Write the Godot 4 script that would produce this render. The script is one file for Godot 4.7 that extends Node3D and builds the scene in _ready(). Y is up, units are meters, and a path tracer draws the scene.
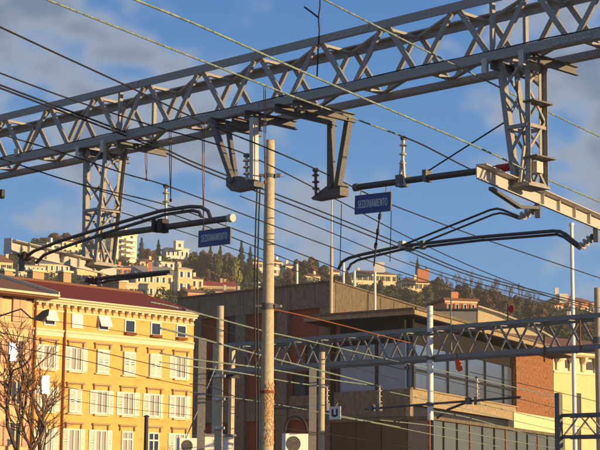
extends Node3D
# Overhead-line gantries at a railway station under an evening sun; houses on a hill behind.

const F := 1745.0           # focal length in pixels of the 600 x 450 photograph
const PITCH := 9.02         # degrees upward
const ROLL := 0.5
const SKY_SEED := 3
const EYE := Vector3(0, 1.7, 0)
var CB := Basis()
var cam: Camera3D
var M := {}
var rng := RandomNumberGenerator.new()
var taken := {}
var UP := Vector3.UP
var SUN := Vector3(0.895, 0.135, 0.435).normalized()

# ---------------------------------------------------------------- mesh building
class MB:
	var v := PackedVector3Array()
	var n := PackedVector3Array()
	var ix := PackedInt32Array()
	func quad(a: Vector3, b: Vector3, c: Vector3, d: Vector3, o: Vector3) -> void:
		var k := (b - a).cross(c - a)
		if k.length_squared() < 1e-16: k = (c - a).cross(d - a)
		if k.length_squared() < 1e-16: return
		var nn := k.normalized()
		var flip := nn.dot(o) > 0.0
		if not flip: nn = -nn
		var i := v.size()
		v.append_array(PackedVector3Array([a, b, c, d]))
		n.append_array(PackedVector3Array([nn, nn, nn, nn]))
		if flip: ix.append_array(PackedInt32Array([i, i + 2, i + 1, i, i + 3, i + 2]))
		else: ix.append_array(PackedInt32Array([i, i + 1, i + 2, i, i + 2, i + 3]))
	func tri(a: Vector3, b: Vector3, c: Vector3, o: Vector3) -> void:
		var nn := (b - a).cross(c - a).normalized()
		var flip := nn.dot(o) > 0.0
		if not flip: nn = -nn
		var i := v.size()
		v.append_array(PackedVector3Array([a, b, c]))
		n.append_array(PackedVector3Array([nn, nn, nn]))
		if flip: ix.append_array(PackedInt32Array([i, i + 2, i + 1]))
		else: ix.append_array(PackedInt32Array([i, i + 1, i + 2]))
	func hexa(p: Array) -> MB:   # 0-3 one end ring, 4-7 the other
		var c := Vector3.ZERO
		for q in p: c += q
		c /= 8.0
		for f in [[0, 1, 2, 3], [4, 5, 6, 7], [0, 1, 5, 4], [1, 2, 6, 5], [2, 3, 7, 6], [3, 0, 4, 7]]:
			var m: Vector3 = (p[f[0]] + p[f[1]] + p[f[2]] + p[f[3]]) / 4.0
			quad(p[f[0]], p[f[1]], p[f[2]], p[f[3]], m - c)
		return self
	# box given centre, three axes (unit) and full size
	func box(c: Vector3, ax: Vector3, ay: Vector3, az: Vector3, s: Vector3) -> MB:
		var x := ax * s.x * 0.5
		var y := ay * s.y * 0.5
		var z := az * s.z * 0.5
		return hexa([c - x - y - z, c + x - y - z, c + x + y - z, c - x + y - z, c - x - y + z, c + x - y + z, c + x + y + z, c - x + y + z])
	func bar(p: Vector3, q: Vector3, w: float, h: float, up := Vector3.UP) -> MB:
		var a := (q - p).normalized()
		var side := a.cross(up)
		if side.length() < 0.01: side = a.cross(Vector3(1, 0, 0.3))
		side = side.normalized()
		var u2 := side.cross(a).normalized()
		return box((p + q) * 0.5, a, u2, side, Vector3(p.distance_to(q), h, w))
	# bar with an arbitrary closed profile (side, up)
	func profile(p: Vector3, q: Vector3, prof: Array, up := Vector3.UP, sidehint := Vector3.ZERO) -> MB:
		var a := (q - p).normalized()
		var side := a.cross(up).normalized()
		if sidehint != Vector3.ZERO and side.dot(sidehint) < 0: side = -side
		var u2 := up - a * up.dot(a)
		u2 = u2.normalized()
		var ring0 := []
		var ring1 := []
		var pv := PackedVector2Array()
		for k in prof:
			ring0.append(p + side * k[0] + u2 * k[1])
			ring1.append(q + side * k[0] + u2 * k[1])
			pv.append(Vector2(k[0], k[1]))
		var m := prof.size()
		var cw := Geometry2D.is_polygon_clockwise(pv)
		for i in m:
			var j := (i + 1) % m
			var e := pv[j] - pv[i]
			var o2 := Vector2(e.y, -e.x) * (-1.0 if cw else 1.0)
			quad(ring0[i], ring0[j], ring1[j], ring1[i], side * o2.x + u2 * o2.y)
		var t := Geometry2D.triangulate_polygon(pv)
		for i in range(0, t.size(), 3):
			tri(ring0[t[i]], ring0[t[i + 1]], ring0[t[i + 2]], -a)
			tri(ring1[t[i]], ring1[t[i + 1]], ring1[t[i + 2]], a)
		return self
	# polygon of points in one plane, thickened along d
	func slab(pts: Array, d: Vector3) -> MB:
		var ax: Vector3 = (pts[1] - pts[0]).normalized()
		var nn := d.normalized()
		ax = (ax - nn * ax.dot(nn)).normalized()
		var ay := nn.cross(ax)
		var pv := PackedVector2Array()
		var c := Vector3.ZERO
		for p in pts:
			pv.append(Vector2((p - pts[0]).dot(ax), (p - pts[0]).dot(ay)))
			c += p
		c /= pts.size()
		var t := Geometry2D.triangulate_polygon(pv)
		for i in range(0, t.size(), 3):
			tri(pts[t[i]], pts[t[i + 1]], pts[t[i + 2]], -d)
			tri(pts[t[i]] + d, pts[t[i + 1]] + d, pts[t[i + 2]] + d, d)
		var cw := Geometry2D.is_polygon_clockwise(pv)
		for i in pts.size():
			var j := (i + 1) % pts.size()
			var e := pv[j] - pv[i]
			var o2 := Vector2(e.y, -e.x) * (-1.0 if cw else 1.0)
			quad(pts[i], pts[j], pts[j] + d, pts[i] + d, ax * o2.x + ay * o2.y)
		return self
	func tube(pts: Array, r, seg := 8, caps := true) -> MB:
		var m := pts.size()
		var side := Vector3.ZERO
		var base := v.size()
		for i in m:
			var t: Vector3
			if i == 0: t = pts[1] - pts[0]
			elif i == m - 1: t = pts[m - 1] - pts[m - 2]
			else: t = (pts[i + 1] - pts[i]).normalized() + (pts[i] - pts[i - 1]).normalized()
			t = t.normalized()
			if side == Vector3.ZERO:
				side = t.cross(Vector3.UP)
				if side.length() < 0.05: side = t.cross(Vector3.RIGHT)
			side = (side - t * side.dot(t)).normalized()
			var up := side.cross(t)
			var rr: float = r[i] if r is Array else r
			for k in seg:
				var an := TAU * k / seg
				var o := side * cos(an) + up * sin(an)
				v.append(pts[i] + o * rr)
				n.append(o)
		for i in m - 1:
			for k in seg:
				var a := base + i * seg + k
				var b := base + i * seg + (k + 1) % seg
				var c := b + seg
				var d := a + seg
				ix.append_array(PackedInt32Array([a, b, c, a, c, d]))
		if caps:
			for e in [0, m - 1]:
				var cn: Vector3 = (pts[0] - pts[1]).normalized() if e == 0 else (pts[m - 1] - pts[m - 2]).normalized()
				var ci := v.size()
				v.append(pts[e])
				n.append(cn)
				for k in seg:
					v.append(v[base + e * seg + k])
					n.append(cn)
				for k in seg:
					var p := ci + 1 + k
					var q := ci + 1 + (k + 1) % seg
					if e == 0: ix.append_array(PackedInt32Array([ci, q, p]))
					else: ix.append_array(PackedInt32Array([ci, p, q]))
		return self
	# surface of revolution: prof = [[radius, height], ...] along axis from p
	func lathe(p: Vector3, axis: Vector3, prof: Array, seg := 12) -> MB:
		var side := axis.cross(Vector3(0.31, 0.2, 0.93)).normalized()
		var fw := side.cross(axis).normalized()
		for i in prof.size() - 1:
			var a = prof[i]
			var b = prof[i + 1]
			var sl := Vector2(b[1] - a[1], a[0] - b[0])
			if sl.length() < 1e-6: continue
			sl = sl.normalized()
			var base := v.size()
			for k in seg + 1:
				var an := TAU * k / seg
				var o := side * cos(an) + fw * sin(an)
				v.append(p + axis * a[1] + o * a[0])
				v.append(p + axis * b[1] + o * b[0])
				var nn := (o * sl.x + axis * sl.y).normalized()
				n.append(nn)
				n.append(nn)
			for k in seg:
				var c := base + k * 2
				ix.append_array(PackedInt32Array([c, c + 2, c + 3, c, c + 3, c + 1]))
		return self
	func mesh(m: Material) -> ArrayMesh:
		var arr := []
		arr.resize(Mesh.ARRAY_MAX)
		arr[Mesh.ARRAY_VERTEX] = v
		arr[Mesh.ARRAY_NORMAL] = n
		arr[Mesh.ARRAY_INDEX] = ix
		var am := ArrayMesh.new()
		am.add_surface_from_arrays(Mesh.PRIMITIVE_TRIANGLES, arr)
		am.surface_set_material(0, m)
		return am

# ---------------------------------------------------------------- scene helpers
func numbered(s: String) -> String:
	if not taken.has(s):
		taken[s] = 0
		return s
	taken[s] += 1
	return "%s_%03d" % [s, taken[s]]

func thing(called: String, label: String, category: String, at := Vector3.ZERO, group := "") -> Node3D:
	var o := Node3D.new()
	o.name = numbered(called)
	o.position = at
	add_child(o)
	o.set_meta("label", label)
	o.set_meta("category", category)
	if group: o.set_meta("group", group)
	return o

# adds a mesh (built in world coordinates) as a part; origin moved to the parent's base
func part(called: String, mb: MB, m: Material, parent: Node3D) -> MeshInstance3D:
	var o := MeshInstance3D.new()
	o.name = called
	var g := Vector3.ZERO
	var p: Node = parent
	while p != self:
		g += (p as Node3D).position
		p = p.get_parent()
	for i in mb.v.size(): mb.v[i] -= g
	o.mesh = mb.mesh(m)
	parent.add_child(o, true)
	return o

func group_part(called: String, parent: Node3D) -> Node3D:
	var o := Node3D.new()
	o.name = called
	parent.add_child(o, true)
	return o

func single(called: String, mb: MB, m: Material, label: String, category: String, group := "") -> MeshInstance3D:
	var o := MeshInstance3D.new()
	o.name = numbered(called)
	o.mesh = mb.mesh(m)
	add_child(o)
	o.set_meta("label", label)
	o.set_meta("category", category)
	if group: o.set_meta("group", group)
	return o

func structure(called: String, mb: MB, m: Material) -> MeshInstance3D:
	var o := MeshInstance3D.new()
	o.name = called
	o.mesh = mb.mesh(m)
	add_child(o)
	o.set_meta("kind", "structure")
	return o

# ---------------------------------------------------------------- surveying: sight lines of the photograph
func ray(px: float, py: float) -> Vector3:
	return (CB * Vector3((px - 300.0) / F, -(py - 225.0) / F, -1.0)).normalized()
func at_d(px: float, py: float, d: float) -> Vector3:
	var r := ray(px, py)
	return EYE + r * (d / -r.z)
func at_y(px: float, py: float, y: float) -> Vector3:
	var r := ray(px, py)
	return EYE + r * ((y - EYE.y) / r.y)
func at_plane(px: float, py: float, p0: Vector3, nn: Vector3) -> Vector3:
	var r := ray(px, py)
	return EYE + r * ((p0 - EYE).dot(nn) / r.dot(nn))
func flat(p: Vector3, y := 0.0) -> Vector3:
	return Vector3(p.x, y, p.z)

# ---------------------------------------------------------------- materials
func noise_tex(cols: Array, freq: float, sd: int, oct := 4, size := 512, as_normal := false) -> NoiseTexture2D:
	var t := NoiseTexture2D.new()
	t.width = size
	t.height = size
	t.seamless = true
	var f := FastNoiseLite.new()
	f.seed = sd
	f.noise_type = FastNoiseLite.TYPE_SIMPLEX_SMOOTH
	f.frequency = freq
	f.fractal_octaves = oct
	f.fractal_gain = 0.7
	t.noise = f
	if as_normal:
		t.as_normal_map = true
		t.bump_strength = 3.0
		return t
	var g := Gradient.new()
	var offs := PackedFloat32Array()
	var cc := PackedColorArray()
	for i in cols.size():
		offs.append(0.18 + 0.64 * i / maxf(1, cols.size() - 1))
		cc.append(cols[i])
	g.offsets = offs
	g.colors = cc
	t.color_ramp = g
	return t

var bump_a: NoiseTexture2D
func mat(cols: Array, metres: float, rough := 0.85, metal := 0.0, sd := 1, freq := 0.012, stretch := Vector3.ONE, bump := 0.35) -> StandardMaterial3D:
	var m := StandardMaterial3D.new()
	var mean := Color(0, 0, 0)
	for c in cols: mean += c / cols.size()
	var cc := []
	for c in cols: cc.append((c as Color).lerp(mean, 0.2))
	m.albedo_texture = noise_tex(cc, freq * 1.8, sd, 6)
	m.uv1_triplanar = true
	m.uv1_world_triplanar = true
	m.uv1_scale = stretch / metres
	m.roughness = rough
	m.metallic = metal
	if bump > 0.0:
		m.normal_enabled = true
		m.normal_texture = bump_a
		m.normal_scale = bump
	return m

func plain(c: Color, rough := 0.8, metal := 0.0) -> StandardMaterial3D:
	var m := StandardMaterial3D.new()
	m.albedo_color = c
	m.roughness = rough
	m.metallic = metal
	return m

func C(r: int, g: int, b: int) -> Color:
	return Color8(r, g, b)

func make_materials() -> void:
	bump_a = noise_tex([], 0.03, 5, 4, 512, true)
	M.steel = mat([C(120, 118, 114), C(154, 152, 147), C(172, 168, 162), C(124, 116, 106)], 1.6, 0.66, 0.06, 11, 0.02, Vector3(1, 1, 1), 0.2)
	M.steel_dark = mat([C(78, 78, 78), C(104, 103, 102), C(122, 119, 114)], 1.3, 0.65, 0.08, 12, 0.02, Vector3.ONE, 0.2)
	M.steel_pale = mat([C(176, 174, 168), C(202, 200, 194), C(180, 172, 158)], 1.1, 0.6, 0.1, 13, 0.02, Vector3.ONE, 0.2)
	M.tube = mat([C(58, 56, 58), C(84, 82, 82), C(100, 92, 84)], 0.9, 0.5, 0.35, 14, 0.02, Vector3.ONE, 0.15)
	M.black = mat([C(22, 22, 25), C(40, 40, 44)], 0.8, 0.6, 0.1, 15)
	M.rust = mat([C(120, 62, 34), C(150, 88, 54), C(96, 56, 40)], 0.5, 0.9, 0.0, 16, 0.03)
	M.red = mat([C(170, 26, 22), C(200, 40, 30)], 0.5, 0.6, 0.0, 17)
	M.green = mat([C(24, 92, 60), C(40, 120, 82)], 0.5, 0.5, 0.0, 18)
	M.porcelain = mat([C(176, 164, 146), C(206, 196, 176), C(150, 128, 104)], 0.4, 0.3, 0.0, 19, 0.02, Vector3.ONE, 0.0)
	M.porcelain_brown = mat([C(92, 70, 58), C(128, 100, 84)], 0.4, 0.35, 0.0, 20, 0.02, Vector3.ONE, 0.0)
	M.patina = mat([C(136, 160, 146), C(160, 180, 166), C(70, 76, 70), C(144, 166, 152)], 1.7, 0.7, 0.0, 21, 0.012, Vector3.ONE, 0.0)
	M.wire = mat([C(26, 25, 27), C(40, 37, 37), C(32, 31, 33)], 2.0, 0.7, 0.2, 22, 0.012, Vector3.ONE, 0.0)
	M.rope = mat([C(120, 84, 78), C(160, 128, 118)], 1.0, 0.9, 0.0, 23, 0.012, Vector3.ONE, 0.0)
	M.sign_blue = mat([C(20, 62, 122), C(26, 74, 140)], 0.8, 0.45, 0.0, 24, 0.012, Vector3.ONE, 0.05)
	M.sign_text = plain(C(196, 200, 208), 0.6)
	M.sign_white = mat([C(206, 206, 200), C(222, 222, 214)], 0.8, 0.5, 0.0, 25, 0.012, Vector3.ONE, 0.0)
	M.concrete_pole = mat([C(186, 172, 140), C(206, 194, 164), C(172, 156, 126), C(196, 182, 150)], 1.9, 0.9, 0.0, 26, 0.02, Vector3(1, 0.5, 1))
	M.peel = mat([C(192, 154, 104), C(206, 172, 122), C(172, 130, 84)], 0.6, 0.95, 0.0, 27, 0.03)
	M.yellow = mat([C(226, 168, 92), C(236, 182, 106), C(232, 176, 100), C(208, 150, 78)], 9.0, 0.95, 0.0, 28, 0.01)
	M.beige = mat([C(220, 184, 136), C(230, 196, 150), C(208, 168, 120)], 8.0, 0.95, 0.0, 29, 0.01)
	M.trim = mat([C(222, 206, 168), C(232, 218, 184), C(206, 186, 146)], 3.0, 0.9, 0.0, 30)
	M.trim_dull = mat([C(168, 146, 110), C(186, 164, 126)], 2.0, 0.9, 0.0, 31)
	M.shutter = mat([C(238, 234, 222), C(246, 243, 234)], 1.2, 0.8, 0.0, 32)
	M.shutter_pink = mat([C(206, 158, 130), C(216, 172, 146)], 1.2, 0.8, 0.0, 33)
	M.white_paint = mat([C(226, 222, 212), C(238, 236, 228)], 1.5, 0.6, 0.0, 34)
	M.grey_paint = mat([C(122, 120, 114), C(146, 143, 136)], 1.5, 0.6, 0.1, 35)
	M.glass_curtain = plain(C(168, 164, 154), 0.12)
	M.glass = plain(C(46, 56, 70), 0.06)
	M.glass.metallic_specular = 0.9
	M.glass_dark = plain(C(26, 27, 30), 0.4)
	M.painted_shade = mat([C(22, 20, 19), C(30, 27, 25)], 3.0, 0.95, 0.0, 71)  # near-black colour that paints in the deep shade under the roof slab
	M.glass_blue = mat([C(138, 154, 172), C(156, 170, 186), C(124, 140, 160)], 5.0, 0.16, 0.8, 36, 0.008, Vector3.ONE, 0.03)
	M.glass_matt = mat([C(130, 154, 168), C(146, 170, 182)], 6.0, 0.45, 0.0, 72, 0.008, Vector3.ONE, 0.0)
	M.glass_graffiti = mat([C(66, 72, 78), C(110, 118, 120), C(80, 92, 104), C(130, 128, 118)], 3.5, 0.35, 0.0, 37, 0.012, Vector3.ONE, 0.0)
	M.roof_red = mat([C(138, 54, 40), C(158, 68, 50), C(120, 46, 36), C(148, 66, 50)], 2.4, 0.9, 0.0, 38, 0.025, Vector3(1, 1, 1), 0.6)
	M.roof_brown = mat([C(112, 74, 52), C(140, 96, 68), C(96, 64, 48)], 2.2, 0.9, 0.0, 39, 0.025)
	M.roof_grey = mat([C(112, 112, 112), C(138, 138, 136)], 3.0, 0.85, 0.0, 40)
	M.concrete = mat([C(104, 94, 76), C(128, 116, 94), C(80, 72, 58), C(116, 104, 84)], 7.0, 0.95, 0.0, 41, 0.014, Vector3(1.4, 0.6, 1.4))
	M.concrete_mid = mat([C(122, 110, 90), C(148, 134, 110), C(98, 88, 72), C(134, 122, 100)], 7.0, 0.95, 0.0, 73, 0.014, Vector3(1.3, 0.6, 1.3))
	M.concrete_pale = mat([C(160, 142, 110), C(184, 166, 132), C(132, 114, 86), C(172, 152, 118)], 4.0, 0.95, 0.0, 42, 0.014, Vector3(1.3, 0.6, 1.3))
	M.brick_dark = mat([C(80, 42, 28), C(160, 86, 50), C(124, 66, 40), C(182, 108, 68)], 16.0, 0.95, 0.0, 43, 0.04)
	M.brick = mat([C(52, 32, 24), C(168, 110, 70), C(112, 68, 42), C(200, 150, 104), C(90, 58, 40)], 20.0, 0.95, 0.0, 44, 0.05)
	M.cream = mat([C(226, 206, 158), C(236, 218, 174), C(214, 192, 144)], 7.0, 0.95, 0.0, 45, 0.01)
	M.cream_yellow = mat([C(230, 200, 142), C(238, 212, 156), C(216, 184, 126)], 7.0, 0.95, 0.0, 46, 0.01)
	M.white_wall = mat([C(222, 216, 200), C(232, 228, 214), C(206, 198, 180)], 7.0, 0.95, 0.0, 47, 0.01)
	M.orange_wall = mat([C(204, 128, 84), C(216, 146, 100), C(188, 112, 72)], 6.0, 0.95, 0.0, 48, 0.01)
	M.grey_wall = mat([C(168, 166, 160), C(186, 184, 178)], 6.0, 0.95, 0.0, 49, 0.01)
	M.bark = mat([C(74, 58, 46), C(98, 78, 62)], 1.5, 0.95, 0.0, 50, 0.02)
	M.twig = mat([C(128, 92, 62), C(150, 112, 78)], 1.5, 0.95, 0.0, 51, 0.02, Vector3.ONE, 0.0)
	M.twig_grey = mat([C(86, 72, 66), C(108, 92, 84)], 2.5, 0.95, 0.0, 52, 0.02, Vector3.ONE, 0.0)
	M.ground = mat([C(98, 92, 84), C(124, 118, 108), C(84, 78, 72)], 4.0, 0.95, 0.0, 53, 0.04)
	M.hill = mat([C(84, 78, 46), C(104, 88, 54), C(74, 76, 42), C(116, 86, 54)], 30.0, 1.0, 0.0, 54, 0.02)
	var leafc := {"dark": [C(34, 46, 28), C(50, 64, 36)], "olive": [C(58, 66, 34), C(82, 86, 44)], "rust": [C(84, 60, 38), C(108, 78, 48)], "yellow": [C(100, 104, 42), C(124, 124, 50)], "brown": [C(66, 58, 38), C(90, 76, 50)], "cypress": [C(34, 46, 32), C(48, 60, 40)]}
	var k := 60
	for q in leafc:
		M["leaf_" + q] = mat([leafc[q][0], leafc[q][1]], 2.0, 0.95, 0.0, k, 0.05, Vector3.ONE, 0.0)
		M["leaf_" + q].backlight_enabled = true
		M["leaf_" + q].backlight = Color(0.1, 0.1, 0.04)
		k += 1

# ---------------------------------------------------------------- sky
func make_sky() -> PanoramaSkyMaterial:
	var W := 2048
	var H := 1024
	var img := Image.create(W, H, false, Image.FORMAT_RGBF)
	var f := FastNoiseLite.new()
	f.seed = SKY_SEED
	f.frequency = 1.0
	f.fractal_octaves = 6
	f.fractal_gain = 0.55
	var g := FastNoiseLite.new()
	g.seed = SKY_SEED + 5
	g.frequency = 1.0
	g.fractal_octaves = 2
	var zen := Color(0.026, 0.08, 0.21)
	var mid := Color(0.042, 0.148, 0.36)
	var hor := Color(0.15, 0.335, 0.52)
	for y in H:
		var el := (0.5 - (y + 0.5) / H) * PI
		if el < -0.06:
			for x in W: img.set_pixel(x, y, Color(0.16, 0.14, 0.12))
			continue
		var t := clampf(el / 0.32, 0.0, 1.0)
		var base := hor.lerp(mid, pow(t, 0.7))
		if el > 0.32: base = mid.lerp(zen, clampf((el - 0.32) / 0.9, 0, 1))
		var ey := el * 16.0
		for x in W:
			var az := (x + 0.5) / W * TAU
			var dx := cos(az) * cos(el)
			var dz := sin(az) * cos(el)
			var b := g.get_noise_3d(dx * 3.4, ey * 0.3, dz * 3.4) * 0.5 + 0.5
			if b < 0.3:
				img.set_pixel(x, y, base)
				continue
			var a := f.get_noise_3d(dx * 17.0, ey * 2.1, dz * 17.0) * 0.5 + 0.5
			var q := a * 0.55 + b * 0.6
			var cover := smoothstep(0.53, 0.70, q)
			var thick := smoothstep(0.58, 0.80, q)
			var lit := Color(0.35, 0.36, 0.375).lerp(Color(0.135, 0.165, 0.205), thick)
			img.set_pixel(x, y, base.lerp(lit, cover * 0.74))
	var m := PanoramaSkyMaterial.new()
	m.panorama = ImageTexture.create_from_image(img)
	return m

# ---------------------------------------------------------------- ready
func _ready() -> void:
	rng.seed = 4242
	CB = Basis(Vector3.RIGHT, deg_to_rad(PITCH)) * Basis(Vector3.BACK, deg_to_rad(ROLL))
	cam = Camera3D.new()
	cam.name = "camera"
	cam.position = EYE
	cam.basis = CB
	cam.fov = rad_to_deg(2.0 * atan(225.0 / F))
	cam.near = 0.1
	cam.far = 6000.0
	add_child(cam)
	cam.current = true
	var we := WorldEnvironment.new()
	we.name = "world_environment"
	var env := Environment.new()
	env.background_mode = Environment.BG_SKY
	env.sky = Sky.new()
	env.sky.sky_material = make_sky()
	env.tonemap_mode = Environment.TONE_MAPPER_LINEAR
	env.tonemap_exposure = 1.45
	env.sdfgi_enabled = true
	env.ssao_enabled = true
	env.ssil_enabled = true
	env.fog_enabled = true
	env.fog_density = 0.00022
	env.fog_light_color = C(196, 190, 186)
	we.environment = env
	add_child(we)
	var sun := DirectionalLight3D.new()
	sun.name = "sun"
	sun.light_energy = 1.6
	sun.light_color = Color(1.0, 0.85, 0.62)
	sun.light_angular_distance = 0.5
	sun.shadow_enabled = true
	sun.basis = Basis.looking_at(-SUN)
	add_child(sun)
	make_materials()
	ground_and_hill()
	concrete_building()
	yellow_building()
	background_buildings()
	hill_houses()
	near_gantry()
	far_gantry()
	poles()
	wires()
	hill_trees()
	near_trees()
	small_things()

# ================================================================ ground and hill
var RIDGE := [[-420.0, 262.0], [0.0, 266.0], [22.0, 258.0], [48.0, 247.0], [72.0, 243.0], [100.0, 250.0], [140.0, 262.0], [200.0, 266.0], [300.0, 275.0], [400.0, 279.0], [450.0, 289.0], [520.0, 301.0], [600.0, 314.0], [1000.0, 334.0]]
func ridge(x: float) -> float:
	var px := 300.0 + x / 650.0 * F
	var py: float = RIDGE[0][1]
	for i in RIDGE.size() - 1:
		if px >= RIDGE[i][0]:
			var t: float = clampf((px - RIDGE[i][0]) / (RIDGE[i + 1][0] - RIDGE[i][0]), 0.0, 1.0)
			py = lerpf(RIDGE[i][1], RIDGE[i + 1][1], smoothstep(0.0, 1.0, t))
	return (502.0 - py) / F * 650.0
func terrain(x: float, z: float) -> float:
	var d := -z
	if d < 190.0: return -0.05
	var t := clampf((d - 190.0) / 460.0, 0.0, 1.0)
	return ridge(x) * pow(t, 1.08) - maxf(0.0, d - 700.0) * 0.03
func hill_hit(px: float, py: float) -> Vector3:
	var r := ray(px, py)
	var d := 200.0
	while d < 648.0:
		var p := EYE + r * (d / -r.z)
		if terrain(p.x, p.z) >= p.y: return Vector3(p.x, terrain(p.x, p.z), p.z)
		d += 1.0
	var q := EYE + r * (645.0 / -r.z)
	return Vector3(q.x, terrain(q.x, q.z), q.z)

func ground_and_hill() -> void:
	var g := MB.new()
	g.quad(Vector3(-3000, 0, 3000), Vector3(3000, 0, 3000), Vector3(3000, 0, -3000), Vector3(-3000, 0, -3000), UP)
	structure("ground", g, M.ground)
	var h := MB.new()
	var nx := 90
	var nz := 40
	var P := func(i: int, j: int) -> Vector3:
		var x := -450.0 + 900.0 * i / nx
		var z := -190.0 - 800.0 * j / nz
		return Vector3(x, terrain(x, z) - 0.1, z)
	for j in nz:
		for i in nx:
			h.quad(P.call(i, j), P.call(i + 1, j), P.call(i + 1, j + 1), P.call(i, j + 1), UP)
	structure("hill", h, M.hill)

# ================================================================ buildings
# a window set in a wall: c centre on the wall face, r along the wall, o outwards
func window_at(parent: Node3D, c: Vector3, r: Vector3, o: Vector3, w: float, h: float, frame: Material, pane: Material, bars := true, proud := 0.03) -> Node3D:
	var wn := group_part("window", parent)
	var f := MB.new()
	var t := 0.09 if w > 0.9 and w < 1.01 else 0.07
	for s in [-1.0, 1.0]:
		f.box(c + r * s * (w * 0.5 - t * 0.5) + o * proud * 0.5, r, UP, o, Vector3(t, h, proud + 0.06))
		f.box(c + UP * s * (h * 0.5 - t * 0.5) + o * proud * 0.5, r, UP, o, Vector3(w - t * 2.0 - 0.004, t, proud + 0.054))
	if bars:
		f.box(c + o * proud * 0.5, r, UP, o, Vector3(t, h - t * 2.0 - 0.004, proud + 0.05))
	part("frame", f, frame, wn)
	part("pane", MB.new().box(c, r, UP, o, Vector3(w - t, h - t, 0.03)), pane, wn)
	return wn

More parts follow.
